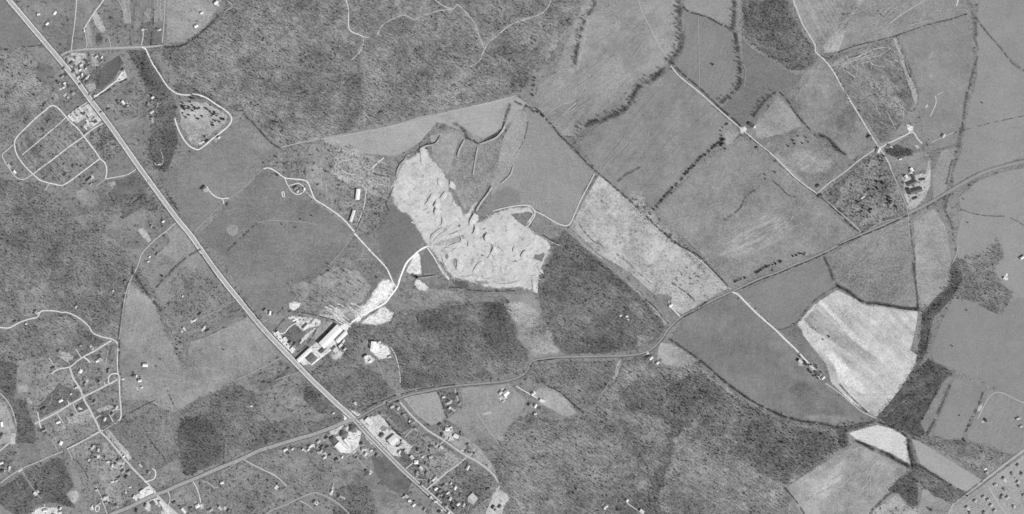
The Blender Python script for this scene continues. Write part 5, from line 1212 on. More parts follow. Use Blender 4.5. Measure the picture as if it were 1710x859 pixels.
# cedar park
for x, y, n, s_ in ((322, 168, 6, 4), (303, 175, 5, 4), (310, 180, 6, 4), (318, 186, 8, 5), (345, 180, 4, 4), (360, 192, 9, 5), (370, 200, 5, 4), (355, 209, 4, 3), (312, 194, 2, 1.5), (330, 183, 3, 3), (331, 199, 2, 2), (344, 233, 4, 3), (338, 196, 2, 2)):
    for i in range(n): tree('cedar', x+R.gauss(0, s_), y+R.gauss(0, s_), R.uniform(.9, 1.4), 'small dark cedar in the %s of the gravel loop park' % ('western part' if x < 325 else 'middle' if x < 350 else 'eastern corner'), 'small dark cedars of the loop park %s' % ('west' if x < 325 else 'middle' if x < 350 else 'east'))
# lone landmarks
for k, x, y, sc, lb in (('cedar', 1190, 108, 1.5, 'lone dark tree in the middle of the grey pasture'), ('bare', 1012, 341, 1.2, 'lone tree in the upper bright stubble field'),
    ('cedar', 1166, 462, 1.1, 'lone dark tree in the lower mottled plot'), ('cedar', 1384, 562, 1.3, 'lone dark tree on the grey strip of the sown field'),
    ('cedar', 1374, 567, 1., 'small dark tree beside the grey strip of the sown field'), ('cedar', 548, 452, 1.2, 'dark tree above the faint double track'),
    ('cedar', 471, 375, .9, 'small dark tree on the faint arc track'), ('cedar', 493, 380, 1., 'dark tree in the dark pasture near the barns'),
    ('cedar', 502, 366, 1., 'dark tree south of the teardrop drive'), ('cedar', 520, 360, .9, 'dark tree between teardrop drive and barns'),
    ('cedar', 463, 293, 1., 'dark tree at the bend of the gravel track'), ('cedar', 440, 272, 1., 'dark tree north of the gravel track bend'),
    ('cedar', 461, 262, 1.2, 'pair-forming dark tree below the big wood corner'), ('cedar', 463, 272, 1., 'lower dark tree below the big wood corner'),
    ('cedar', 523, 285, 1.1, 'dark tree north of the gravel track'), ('cedar', 544, 286, 1.3, 'tall dark tree above the gravel track'),
    ('cedar', 373, 478, .1, 'x'), ('cedar', 271, 461, 1.6, 'big dark tree by the western stream hedge'), ('cedar', 373, 584, 1.1, 'lone dark tree in the broad pale pasture'),
    ('bare', 274, 603, 1.2, 'big faint tree in the tapering field'), ('cedar', 261, 612, .9, 'small dark tree in the tapering field'),
    ('cedar', 302, 572, 1.4, 'large dark tree at the stream bend'), ('cedar', 1640, 172, .9, 'dark tuft in the flat hazy field'),
    ('cedar', 1609, 333, .8, 'dark tuft below the eastern road'), ('cedar', 1616, 372, .8, 'dark tuft in the hazy land'),
    ('cedar', 1590, 578, .9, 'dark tuft in the dull field east of the creek'), ('cedar', 1602, 694, .9, 'lone dark tree in the long hedged field'),
    ('cedar', 1646, 702, 1., 'dark tree beside the curved track field'), ('cedar', 1294, 288, 1.1, 'dark tree on the worn lane side grass'),
    ('cedar', 1278, 299, 1., 'dark tree in the middle of the grazing field'), ('bare', 985, 553, 1.6, 'tall shadowed tree in the triangular wood'),
    ('cedar', 296, 97, 1.2, 'x'), ('cedar', 240, 108, 1.5, 'dark tree left of the white forest track'), ('cedar', 254, 160, 1.6, 'large dark tree behind a white house'),
    ('cedar', 957, 823, 1.5, 'dark tree in the southern ploughed strip'), ('cedar', 962, 816, 1.3, 'dark tree above its neighbour in the ploughed strip'),
    ('cedar', 1554, 851, 1.8, 'large dark tree at the bottom by the settlement road'), ('cedar', 1615, 828, 1.2, 'dark tree at the foot of the settlement road'),
    ('cedar', 1553, 533, 1., 'dark tree at the creek bend meadow'), ('cedar', 1614, 518, 1., 'dark tree in the meadow below the hazy wood'),
    ('cedar', 1500, 5, .1, 'x'), ('cedar', 1450, 72, .7, 'dark dot tree on the top right hedge line'), ('cedar', 747, 427, .1, 'x')):
    if lb != 'x': tree(k, x, y, sc, lb, None)
# cedars on the southern slope
for x, y, n, s_ in ((1175, 650, 6, 5), (1135, 678, 8, 8), (1125, 690, 5, 5), (1168, 662, 6, 8), (1247, 720, 8, 5), (1255, 735, 6, 4), (1262, 715, 4, 4), (1245, 680, 4, 6), (1305, 740, 5, 5), (1275, 745, 4, 4),
                  (1345, 735, 4, 6), (1365, 747, 5, 8), (1385, 745, 6, 8), (1390, 750, 5, 5), (1310, 770, 6, 6), (1258, 770, 5, 6), (1290, 755, 5, 6), (1180, 765, 3, 4), (1342, 750, 4, 5), (1310, 805, 4, 5)):
    for i in range(n): tree('cedar', x+R.gauss(0, s_), y+R.gauss(0, s_), R.uniform(.6, 1.), 'small dark cedar on the %s slope of the southern wood' % ('western' if x < 1200 else 'middle' if x < 1300 else 'eastern'), 'small dark cedars on the %s southern slope' % ('western' if x < 1200 else 'middle' if x < 1300 else 'eastern'))

# dark evergreen garden bushes, too many to count, in the settled ground
def bushes(s, sp, label, seed, patch=.35):
    x, y = fill(P(s), sp, patch=patch, psc=11., pseed=seed)
    scatter('garden_bushes', 'cedar', x, y, .28, .7, label)
bushes('625,690 665,668 780,770 715,815 640,745', 17, 'dark bushes in the gardens east of the crossroads', 1)
bushes('712,815 745,795 780,770 825,800 820,850 760,862', 13, 'dark bushes in the gardens of the southern settlement', 2)
bushes('530,730 570,715 620,760 600,770 545,765', 13, 'dark bushes behind the crossroads shops', 3)
bushes('60,590 140,590 195,575 198,700 170,718 112,748 60,740 50,690', 17, 'dark bushes in the western subdivision gardens', 4)
bushes('112,750 165,722 225,790 255,820 185,858 150,850', 17, 'dark bushes in the lower western lots', 5)
bushes('100,96 145,88 165,150 150,160 120,130 90,105', 14, 'dark bushes around the upper highway houses', 6)
bushes('85,110 110,130 140,165 105,175 80,150', 18, 'dark bushes west of the upper highway', 7)
bushes('170,178 230,150 262,180 250,205 200,200', 20, 'dark bushes south of the white driveway', 8)
bushes('40,10 110,15 100,60 60,40', 22, 'dark bushes among the northern plots', 9)
bushes('160,30 275,0 272,72 165,75', 22, 'dark bushes in the fenced northern plots', 10)
bushes('310,10 370,0 345,40 320,60', 20, 'dark bushes on the pasture edge', 11)
bushes('0,700 25,725 45,745 60,775 0,800', 16, 'dark bushes at the left edge of the view', 12)
bushes('280,470 330,460 410,500 400,520 300,560 285,520', 15, 'dark bushes around the houses west of the highway', 13)
bushes('230,340 290,330 300,360 260,360', 14, 'dark bushes by the highway lots', 14)
bushes('285,825 325,803 333,840 470,800 560,780 600,860 300,860', 18, 'dark bushes in the lower gardens', 15)
bushes('1500,285 1550,285 1550,340 1510,350', 15, 'dark bushes around the old farmyard', 16)
bushes('1600,835 1710,756 1740,780 1740,900 1600,900', 38, 'dark bushes in the hazy eastern settlement', 17)
bushes('540,230 660,290 640,330 560,310', 24, 'dark bushes on the eroded slope', 18)
bushes('440,240 475,250 560,280 590,360 520,330', 40, 'dark bushes in the pasture by the gravel track', 19)
bushes('1160,620 1420,720 1400,760 1310,810 1240,760', 22, 'dark evergreens on the cedar dotted slope', 20)
bushes('555,535 580,560 560,595 540,600', 12, 'dark bushes behind the warehouses', 21)
bushes('545,675 600,680 625,700 600,700', 12, 'dark bushes north of the crossroads', 22)
# ================= buildings
WALLM = [pmat('painted_boards', .62, .7, .12, .6), pmat('brick_wall', .22, .9, .2, .8), pmat('block_wall', .4, .9, .12, .6)]
GLASS = pmat('window_glass', .06, .2, .2, .5); DOORM = pmat('door_paint', .18, .6, .2, .6); BRICK = pmat('chimney_brick', .2, .9, .25, 2.)
def roofm(g): return pmat('roof_sheet_%d' % g, min(.82, alb(g)*(.98 if g > 170 else .75)), .75, .16, .35)
ORD = 'first second third fourth fifth sixth seventh eighth ninth tenth eleventh twelfth thirteenth fourteenth fifteenth sixteenth seventeenth eighteenth nineteenth twentieth'.split()
def ordn(i):
    if i < 20: return ORD[i]
    if i < 30: return 'twenty-'+ORD[i-20] if i > 20 else 'twenty-first'
    return 'thirtieth'
def tone_word(g): return 'white' if g > 215 else 'pale' if g > 172 else 'grey' if g > 118 else 'dark'
MC = {}
def cm(key, fn):
    if key not in MC: MC[key] = fn()
    return MC[key]
def gable(L, w_, h, pitch, m, over=.5):
    b = MB(); a = L/2+over; c = w_/2+over; t = h+pitch*c
    z = h-.15
    b.add([(-a, -c, z), (a, -c, z), (a, 0, t), (-a, 0, t), (a, c, z), (-a, c, z),
           (-a, -c, z-.2), (a, -c, z-.2), (a, c, z-.2), (-a, c, z-.2), (a, 0, t-.25), (-a, 0, t-.25)],
          [(0, 1, 2, 3), (3, 2, 4, 5), (1, 0, 6, 7), (5, 4, 8, 9), (7, 6, 11, 10), (10, 11, 9, 8), (0, 3, 11, 6), (3, 5, 9, 11), (2, 1, 7, 10), (4, 2, 10, 8)])
    return b.mesh('roof', [m])
def hip(L, w_, h, pitch, m, over=.5):
    b = MB(); a = L/2+over; c = w_/2+over; t = h+pitch*c; r = max(.3, a-c); z = h-.15
    b.add([(-a, -c, z), (a, -c, z), (a, c, z), (-a, c, z), (-r, 0, t), (r, 0, t), (-a, -c, z-.2), (a, -c, z-.2), (a, c, z-.2), (-a, c, z-.2)],
          [(0, 1, 5, 4), (1, 2, 5), (2, 3, 4, 5), (3, 0, 4), (1, 0, 6, 7), (2, 1, 7, 8), (3, 2, 8, 9), (0, 3, 9, 6), (6, 9, 8, 7)])
    return b.mesh('roof', [m])
def flat(L, w_, h, m):
    b = MB(); a = L/2; c = w_/2
    b.box(-a+.3, a-.3, -c+.3, c-.3, h-.3, h)                      # deck
    for q in ((-a-.1, a+.1, -c-.1, -c+.3), (-a-.1, a+.1, c-.3, c+.1), (-a-.1, -a+.3, -c+.3, c-.3), (a-.3, a+.1, -c+.3, c-.3)):
        b.box(q[0], q[1], q[2], q[3], h-.35, h+.45)
    return b.mesh('roof', [m])
def walls(L, w_, h, m, pitch=0, gab=False):
    b = MB(); a = L/2; c = w_/2; b.box(-a, a, -c, c, -.3, h)
    if gab:
        for s_ in (-1, 1):
            b.add([(s_*a, -c, h), (s_*a, c, h), (s_*a, 0, h+pitch*c), (s_*(a-.25), -c, h), (s_*(a-.25), c, h), (s_*(a-.25), 0, h+pitch*c)],
                  [(0, 1, 2), (5, 4, 3), (0, 2, 5, 3), (1, 4, 5, 2)])
    return b.mesh('wall', [m])
NB = [0]
def building(x, y, rot, kind, g, L, w_, label, group=None, h=None):
    """one building: wall, roof (> chimney), door, windows"""
    nm, cat, h0, style = {'house': ('house', 'house', 3.4, 'gable'), 'hip': ('house', 'house', 3.4, 'hip'), 'store': ('shop_building', 'shop', 4.6, 'flat'),
        'ware': ('warehouse', 'warehouse', 7.5, 'low'), 'barn': ('barn', 'barn', 5.0, 'gable'), 'shed': ('shed', 'shed', 2.6, 'gable'),
        'trailer': ('mobile_home', 'mobile home', 3., 'low'), 'works': ('works_building', 'works', 10., 'low'), 'tank': ('storage_tank', 'tank', 6., 'tank')}[kind]
    h = h or h0; L = round(L, 1); w_ = round(w_, 1)
    X, Y = W(x, y); zb = .5
    r = bpy.data.objects.new(nm, None); C.objects.link(r); r.location = (X, Y, zb); r.rotation_euler = (0, 0, math.radians(rot)); tag(r, label, cat, group)
    NB[0] += 1; wm = WALLM[NB[0] % 3] if kind in ('house', 'hip', 'store') else WALLM[2 if kind in ('ware', 'works') else 0]
    pitch = {'gable': .5, 'hip': .45, 'low': .12, 'flat': 0}[style]; rm = roofm(g)
    fn = {'gable': gable, 'low': gable, 'hip': hip}.get(style)
    ro = obj('roof', cm(('r', style, L, w_, h, g), (lambda: fn(L, w_, h, pitch, rm)) if fn else (lambda: flat(L, w_, h, rm))), None, r)
    obj('wall', cm(('w', style, L, w_, h, wm.name), lambda: walls(L, w_, h if style != 'flat' else h-.36, wm, pitch, style in ('gable', 'low'))), None, r)
    def door():
        b = MB(); b.box(-.5, .5, -.08, .08, 0, 2.1); return b.mesh('door', [DOORM])
    def bigdoor():
        b = MB(); b.box(-1.8, 1.8, -.08, .08, 0, 3.2 if kind != 'shed' else 2.1); return b.mesh('door', [DOORM])
    def win():
        b = MB(); b.box(-.7, .7, -.07, .07, 1.0, 2.1); return b.mesh('window', [GLASS])
    if kind in ('house', 'hip', 'store', 'trailer'):
        obj('door', cm('door', door), None, r, (L*.1, -w_/2-.08, 0))
        for fx, s_ in ((-.3, -1), (.3, 1)): obj('window', cm('win', win), None, r, (L*fx, s_*(w_/2+.07), 0))
        if kind in ('house', 'hip'):
            def chim():
                b = MB(); b.box(-.45, .45, -.35, .35, -.8, 1.1); return b.mesh('chimney', [BRICK])
            obj('chimney', cm('chim', chim), None, ro, (L*.18, w_*.12, h+pitch*w_*.38))
        if kind == 'store':
            def vent():
                b = MB(); b.box(-1., 1., -.8, .8, -.1, .8); return b.mesh('roof_vent', [BRICK])
            obj('roof_vent', cm('vent', vent), None, ro, (L*.15, w_*.1, h+.1))
    else:
        obj('door', cm('bd'+str(kind == 'shed'), bigdoor), None, r, (L*.1, -w_/2-.08, 0))
    if kind in ('ware', 'works', 'barn'):
        for fx in (-.3, -.1, .3): obj('window', cm('win', win), None, r, (L*fx, w_/2+.07, .8))
    return r
HP = {}
def cluster(phrase, items, by='y'):
    seen = {}
    items = sorted(items, key=lambda t: t[1] if by == 'y' else t[0])
    grp = {}
    for it in items: grp.setdefault((tone_word(it[4]), it[3] if it[3] != 'hip' else 'house'), []).append(it)
    for (tw, kd), L_ in grp.items():
        word = {'house': 'house', 'store': 'flat roofed shop', 'ware': 'warehouse', 'barn': 'barn', 'shed': 'shed', 'trailer': 'mobile home', 'works': 'works hall'}[kd]
        for i, it in enumerate(L_):
            x, y, rot, k, g, l, w_ = it[:7]
            if len(L_) == 1: lb = 'the only %s roofed %s %s' % (tw, word, phrase)
            else: lb = '%s roofed %s %s, %s from the %s' % (tw, word, phrase, ordn(i), 'north' if by == 'y' else 'west')
            if kd == 'store': lb = lb.replace(' roofed flat roofed', ' flat roofed')
            HP[building(x, y, rot, k, g, l, w_, lb, '%s %s' % (word+('s' if not word.endswith('s') else ''), phrase)).name] = phrase
h_, hp, sh, st, wr, bn, tr = 'house', 'hip', 'shed', 'store', 'ware', 'barn', 'trailer'
cluster('in the western subdivision', [(90, 615, 25, h_, 130, 13, 9), (99, 587, 60, h_, 150, 11, 8), (135, 620, 60, hp, 235, 12, 10), (163, 603, 25, h_, 225, 10, 8), (182, 620, 85, h_, 150, 14, 8),
  (135, 577, 30, h_, 165, 10, 8), (155, 583, 40, sh, 210, 6, 4), (143, 641, 60, h_, 165, 11, 8), (167, 638, 60, h_, 160, 10, 8), (128, 647, 25, h_, 185, 9, 8), (74, 683, 25, h_, 120, 17, 10), (102, 669, 30, h_, 228, 13, 9),
  (98, 705, 25, h_, 225, 14, 8), (74, 719, 25, h_, 165, 15, 8), (102, 740, 65, hp, 238, 13, 10), (159, 671, 60, h_, 150, 10, 8), (175, 700, 65, h_, 190, 12, 9), (195, 680, 65, h_, 190, 10, 8),
  (188, 692, 45, h_, 165, 12, 8), (131, 681, 60, h_, 150, 10, 8), (122, 695, 30, h_, 160, 9, 7), (119, 658, 25, sh, 215, 6, 5), (206, 633, 5, sh, 225, 6, 5)])
cluster('by the tapering field', [(243, 610, 0, bn, 238, 15, 10), (234, 636, 10, bn, 225, 10, 8), (237, 647, 20, sh, 225, 7, 5), (228, 628, 70, sh, 225, 6, 4), (223, 628, 10, sh, 110, 8, 6)])
cluster('at the left edge of the view', [(3, 709, 100, h_, 240, 16, 9), (4, 727, 55, h_, 130, 14, 8), (3, 773, 20, h_, 215, 12, 8), (16, 781, 80, h_, 200, 10, 7), (4, 787, 10, bn, 110, 16, 9), (59, 825, -50, h_, 225, 12, 8), (76, 853, 10, h_, 228, 14, 9), (101, 849, 60, h_, 200, 10, 8), (101, 856, 5, h_, 230, 9, 6)])
cluster('on the lower main street', [(156, 746, 60, h_, 180, 11, 8), (181, 771, 20, h_, 222, 8, 6), (193, 776, 40, h_, 150, 13, 8), (206, 787, 45, h_, 165, 12, 8), (212, 797, 50, h_, 120, 13, 9), (235, 778, -50, tr, 190, 14, 5), (249, 789, 80, hp, 165, 11, 9),
  (162, 818, 20, h_, 190, 8, 6), (177, 830, 20, h_, 190, 13, 8), (187, 843, -30, h_, 130, 16, 8), (207, 762, 40, sh, 225, 7, 5), (154, 846, 80, sh, 228, 7, 4), (195, 803, 30, sh, 200, 8, 5)])
cluster('at the lower left road junction', [(238, 821, 35, st, 238, 15, 10), (225, 830, 60, st, 230, 12, 8), (256, 841, 35, st, 130, 14, 10), (244, 844, 80, h_, 165, 10, 8), (270, 842, -55, bn, 215, 22, 8), (275, 851, -55, bn, 205, 18, 8), (229, 853, 80, h_, 105, 10, 8)])
cluster('on the white western lane', [(26, 538, 20, h_, 130, 11, 8), (60, 520, 40, h_, 150, 10, 8), (127, 513, 60, h_, 190, 9, 7), (44, 541, 10, sh, 220, 6, 5), (189, 486, 60, sh, 215, 6, 4), (210, 470, 30, h_, 140, 9, 7)])
cluster('around the upper left highway corner', [(120, 106, 40, h_, 120, 14, 9), (127, 112, -40, h_, 150, 11, 8), (131, 129, 45, h_, 190, 10, 8), (141, 133, 40, h_, 130, 13, 8), (108, 114, 50, h_, 150, 8, 7), (122, 156, 40, hp, 165, 12, 10), (98, 138, -45, h_, 110, 12, 8),
  (134, 117, 30, sh, 225, 8, 5), (108, 139, 20, sh, 235, 7, 4), (146, 103, -40, bn, 115, 14, 8), (206, 172, -55, h_, 235, 13, 8), (182, 183, 20, h_, 130, 11, 8), (255, 163, 40, h_, 228, 9, 8), (254, 187, 30, h_, 190, 12, 8), (206, 117, 45, h_, 130, 10, 8), (150, 158, 40, sh, 160, 7, 5), (170, 103, 30, sh, 170, 7, 5)])
for i, (x, y) in enumerate(((118.5, 198), (124.5, 193.5), (130.5, 189), (136.5, 184.5))):
    building(x, y, -48, 'trailer', (225, 205, 200, 215)[i], 26, 6, 'long pale mobile home in the row beside the loop streets, %s from the west' % ORD[i], 'long mobile homes in a row')
building(140.5, 190, 42, 'store', 120, 12, 7, 'dark roofed office between the mobile home row and the highway')
cluster('in the trailer lot by the highway', [(146, 203, -50, tr, 225, 12, 4), (150, 200, -50, tr, 190, 11, 4), (154, 207, -50, tr, 215, 12, 4), (147, 208, -50, tr, 215, 11, 4), (143, 214, -50, tr, 225, 14, 4), (157, 199, 40, tr, 190, 10, 4)])
cluster('among the northern plots', [(65, 24, 10, h_, 215, 10, 8), (92, 22, 50, h_, 238, 11, 8), (79, 40, 40, h_, 228, 10, 7), (141, 52, 80, sh, 215, 6, 5), (238, 50, 5, sh, 225, 5, 4), (267, 50, 20, sh, 215, 8, 5)])
cluster('on the pasture edge at the top', [(361, 5, 40, bn, 240, 13, 9), (337, 22, 30, h_, 225, 9, 7), (328, 44, 30, h_, 240, 12, 9)])
cluster('below the street loop', [(25, 288, -50, h_, 238, 11, 8), (16, 277, -50, tr, 190, 14, 5), (150, 300, 42, bn, 150, 22, 5), (152, 308, 42, sh, 170, 10, 5), (273, 370, 30, h_, 232, 8, 6), (266, 275, 0, sh, 225, 6, 4), (250, 429, 50, sh, 215, 7, 5), (263, 425, 60, h_, 150, 12, 8), (248, 437, 20, sh, 225, 6, 4), (253, 378, 60, sh, 170, 8, 6)])
cluster('in the large pastures east of the highway', [(340, 314, 42, h_, 108, 17, 11), (366, 230, 42, bn, 215, 8, 6), (339, 237, 30, sh, 215, 8, 5), (494, 314, 30, h_, 150, 12, 9), (497, 320, 60, sh, 200, 8, 6), (508, 316, 80, sh, 232, 8, 6), (443, 518, 40, h_, 150, 11, 8), (451, 523, 80, bn, 228, 13, 7), (347, 236, 45, sh, 120, 12, 5)])
building(598, 325, 84, 'ware', 242, 36, 13, 'long white roofed barn, upper of the two beside the pasture track', 'long white barns', 5)
building(589, 361, 72, 'ware', 222, 40, 9.5, 'long narrow pale roofed barn, lower of the two beside the pasture track', 'long white barns', 5)
cluster('west of the highway near the works', [(325, 535, 30, sh, 220, 8, 5), (341, 547, 60, h_, 200, 12, 7), (348, 553, 30, h_, 140, 14, 8), (308, 550, -50, h_, 215, 12, 6), (335, 525, 40, h_, 130, 10, 8), (305, 495, 80, sh, 225, 5, 4)])
# works beside the highway
building(553, 562, 45.5, 'works', 236, 88, 27, 'huge white roofed works hall, largest building of the yard', None, 11)
building(571, 563, 45.5, 'ware', 240, 46, 13, 'long white roofed hall right of the huge works hall', None, 7)
building(509, 593, 43, 'ware', 238, 60, 14, 'long white roofed hall beside the highway in the works', None, 7)
building(522, 599, 43, 'ware', 132, 27, 22, 'square grey corrugated roof beside the highway hall', None, 9)
building(540, 585, 43, 'ware', 112, 26, 8, 'dark roofed lean-to at the southern end of the huge works hall', None, 6)
cluster('in the works yard by the highway', [(465, 557, -50, st, 238, 14, 9), (477, 567, -50, st, 230, 16, 10), (490, 583, -40, st, 235, 14, 9), (492, 575, 45, h_, 112, 14, 8), (485, 572, 45, h_, 120, 11, 8), (503, 571, 45, sh, 200, 10, 6),
   (560, 583, 45, wr, 205, 18, 7), (569, 577, 45, wr, 225, 14, 7), (574, 570, 60, wr, 215, 12, 6), (576, 583, 45, bn, 190, 10, 7), (512, 546, 45, wr, 230, 22, 8), (504, 536, -30, sh, 215, 10, 6), (491, 535, 20, sh, 235, 8, 6), (518, 584, 45, sh, 150, 8, 5)])
building(624, 577, 84, 'works', 240, 26, 17, 'white block shaped hall of the lone works in the wood', None, 9)
cluster('beside the lone works in the wood', [(634, 571, 20, sh, 215, 8, 5), (612, 596, 30, wr, 232, 15, 8), (651, 596, 10, sh, 210, 9, 6), (618, 603, 25, sh, 225, 7, 5)])
# crossroads
cluster('at the southern crossroads', [(617, 704, -45, st, 225, 28, 17), (590, 716, -10, hp, 132, 24, 22), (575, 725.5, -15, hp, 132, 24, 20), (558, 735.5, -50, hp, 125, 28, 20), (569, 747, -45, wr, 238, 34, 22), (580, 739, -50, wr, 235, 27, 8),
   (638, 727, 40, h_, 130, 17, 11), (657, 735, 40, wr, 222, 31, 26), (611, 702, 45, sh, 225, 7, 5), (546, 732, 30, h_, 140, 10, 8), (539, 746, 45, h_, 130, 11, 8), (608, 750, 10, h_, 185, 15, 12), (604, 741, 30, h_, 110, 10, 7), (594, 674, -40, st, 225, 12, 8), (672, 739, -50, sh, 185, 10, 7), (557, 690, 30, sh, 215, 7, 5)])
cluster('on the southern highway and pale street', [(655, 679, 30, h_, 185, 12, 9), (675, 695, -50, h_, 165, 14, 10), (687, 710, -55, h_, 135, 15, 11), (678, 754, -50, h_, 190, 12, 9), (688, 764, -50, h_, 205, 14, 10), (695, 772, 0, hp, 238, 13, 12), (703, 782, -50, h_, 205, 13, 9),
   (721, 746, 0, h_, 130, 13, 9), (737, 748, -45, h_, 205, 12, 9), (735, 709, 30, h_, 115, 11, 9), (747, 717, 0, hp, 225, 15, 11), (762, 728.5, -25, h_, 230, 17, 12), (785, 746, -50, h_, 170, 22, 9), (781, 781, 60, h_, 195, 16, 9), (724, 801, 40, h_, 222, 10, 6),
   (748, 823, 35, h_, 222, 12, 5), (741, 811, 30, h_, 140, 10, 8), (732, 828, 60, h_, 150, 10, 8), (752, 833, 60, hp, 205, 12, 8), (765, 842, 45, h_, 225, 10, 8), (745, 845, 30, h_, 160, 11, 8), (719, 830, 60, h_, 190, 9, 7), (735, 855, 40, h_, 130, 10, 8), (759, 850, 50, h_, 120, 9, 8),
   (679, 829, -30, h_, 190, 12, 9), (684, 836, 20, h_, 225, 9, 8), (695, 839, -40, h_, 165, 12, 8), (614, 788, -45, h_, 120, 15, 9), (617, 791, -45, sh, 225, 8, 6), (666, 671, 40, h_, 130, 9, 8), (816, 817, 10, h_, 130, 11, 8), (824, 847, 55, h_, 120, 13, 8), (835, 846, 55, h_, 135, 13, 9), (830, 854, -35, h_, 190, 12, 8)])
building(790, 831, -45, 'store', 196, 26, 21, 'big pale flat roofed hall behind the southern gardens')
cluster('along the eastern country road', [(749, 673, 20, h_, 190, 12, 8), (751, 681, 60, h_, 215, 8, 6), (741, 663, 20, h_, 215, 9, 7), (765, 659, 60, h_, 115, 10, 8), (768, 673, 60, h_, 150, 9, 7), (845, 656.5, 40, bn, 232, 19, 15), (836, 656, 40, h_, 205, 12, 9), (890, 658, 30, h_, 215, 10, 8), (894, 678, 60, h_, 225, 12, 9), (894, 691, 20, h_, 205, 9, 7),
   (884, 676, 60, h_, 120, 10, 8), (905, 669, -20, bn, 232, 14, 8), (1087, 598, 40, h_, 215, 13, 9), (1098, 606, 45, h_, 222, 10, 7), (1083, 596, 20, h_, 110, 10, 8), (1120, 510, 30, h_, 228, 12, 8), (1043, 533, -40, h_, 130, 14, 8), (1047, 528, 20, sh, 215, 9, 6)])
cluster('at the bottom of the southern wood', [(1011, 847, 45, h_, 235, 15, 9), (1047, 836, 60, h_, 238, 8, 8), (1072, 854, -35, bn, 225, 15, 9), (1032, 852, 30, h_, 115, 8, 7)])
cluster('south of the curved western road', [(554, 821, 70, h_, 215, 9, 7), (567, 829, 65, h_, 150, 9, 7), (466, 810, -40, h_, 145, 13, 8), (477, 751, 30, h_, 225, 14, 8), (371, 806, 20, h_, 222, 10, 8), (330, 845, 30, hp, 228, 15, 11), (515, 751, 50, h_, 228, 8, 6), (526, 838, 50, h_, 165, 12, 8), (382, 853, 60, h_, 130, 11, 8), (307, 853, -50, bn, 228, 20, 8), (541, 754, 20, h_, 130, 10, 8), (420, 678, 10, sh, 225, 7, 5)])
cluster('of the old farm', [(1522, 284, -60, h_, 235, 13, 9), (1513, 296, -60, h_, 225, 12, 9), (1525, 296, -60, h_, 112, 14, 9), (1523, 306, 24, bn, 120, 30, 12), (1529, 319, 17, bn, 118, 42, 15), (1518, 320, -65, bn, 100, 18, 12), (1528, 331, 24, sh, 100, 15, 7), (1540, 300, 10, sh, 105, 17, 7), (1487, 341, 30, hp, 150, 19, 14), (1466, 251, 65, h_, 185, 18, 11), (1452, 229, 30, bn, 130, 12, 8), (1485, 243, -40, sh, 130, 9, 6), (1503, 266, 20, sh, 215, 9, 4), (1440, 330, 35, sh, 195, 12, 6)])
cluster('along the straight white farm lane', [(1255, 209, -35, bn, 105, 19, 11), (1366, 311, 30, h_, 112, 11, 9), (1370, 327, 20, h_, 115, 13, 8), (1264, 247, 20, h_, 120, 8, 6), (1206, 243, 60, h_, 120, 11, 9), (1214, 208, 30, sh, 130, 10, 5)])
cluster('beside the white farm track', [(1336, 604, -40, bn, 205, 14, 10), (1374, 631, 50, h_, 205, 12, 8), (1365, 624, -45, bn, 115, 17, 10), (1353, 612, -45, sh, 200, 9, 6)])
cluster('in the hazy eastern land', [(1575, 227, 60, h_, 185, 12, 9), (1707, 430, 35, bn, 228, 16, 7), (1679, 465, -20, h_, 225, 14, 8), (1646, 702, -60, h_, 100, 9, 7), (1700, 699, 20, h_, 205, 12, 6), (1705, 712, 20, sh, 190, 9, 6)])
cluster('in the eastern settlement', [(x+R.uniform(-2.5,2.5), y+R.uniform(-2.5,2.5), r_+R.uniform(-20,20), 'hip', round(152+(g_-150)*.5), 10, 7) for x, y, r_, g_ in ((1675, 800, 35, 185), (1689, 790, -55, 180), (1701, 779, 35, 175), (1698, 805, 35, 222), (1661, 811, 35, 205), (1704, 811, -55, 176), (1643, 828, 35, 200), (1629, 837, 35, 205),  # roof tones squeezed towards mid grey to imitate haze
   (1615, 847, 35, 195), (1622, 856, -55, 178), (1650, 836, 35, 200), (1655, 846, 35, 222), (1662, 853, 35, 190), (1672, 827, 35, 185), (1682, 832, 35, 220), (1693, 847, -55, 222), (1647, 788, 10, 188), (1644, 858, 35, 176), (1709, 826, 35, 195), (1676, 815, -55, 170), (1705, 790, 35, 165))])

GM = lambda g: R.choice((112, 128, 145, 165, 180, 200, g))
cluster('in the gardens of the southern settlement', [(x+R.uniform(-2, 2), y+R.uniform(-2, 2), R.uniform(10, 80), k_, GM(g_), *(dict(house=(11, 8), shed=(7, 5), hip=(11, 9))[k_])) for x, y, k_, g_ in ((663, 683, h_, 205), (647, 672, sh, 228), (683, 702, sh, 222), (693, 716, sh, 228),
  (709, 776, sh, 225), (712, 790, h_, 150), (698, 790, h_, 222), (718, 806, h_, 215), (729, 796, sh, 225), (736, 820, h_, 205), (743, 832, h_, 222), (757, 840, hp, 228), (750, 858, h_, 215), (728, 838, h_, 222), (738, 843, sh, 228), (769, 826, sh, 225), (776, 845, h_, 210),
  (760, 816, h_, 222), (752, 806, sh, 205), (727, 815, h_, 228), (705, 808, sh, 225), (692, 842, h_, 228), (672, 832, sh, 225), (708, 852, h_, 215), (740, 728, h_, 222), (752, 732, sh, 228), (770, 722, sh, 232), (755, 712, sh, 225), (846, 660, sh, 225), (840, 668, sh, 228), (777, 752, sh, 222), (792, 756, sh, 225),
  (728, 744, sh, 228), (716, 752, sh, 205), (720, 764, h_, 215), (706, 762, sh, 222), (699, 752, h_, 205), (664, 745, sh, 225), (665, 755, h_, 200))])
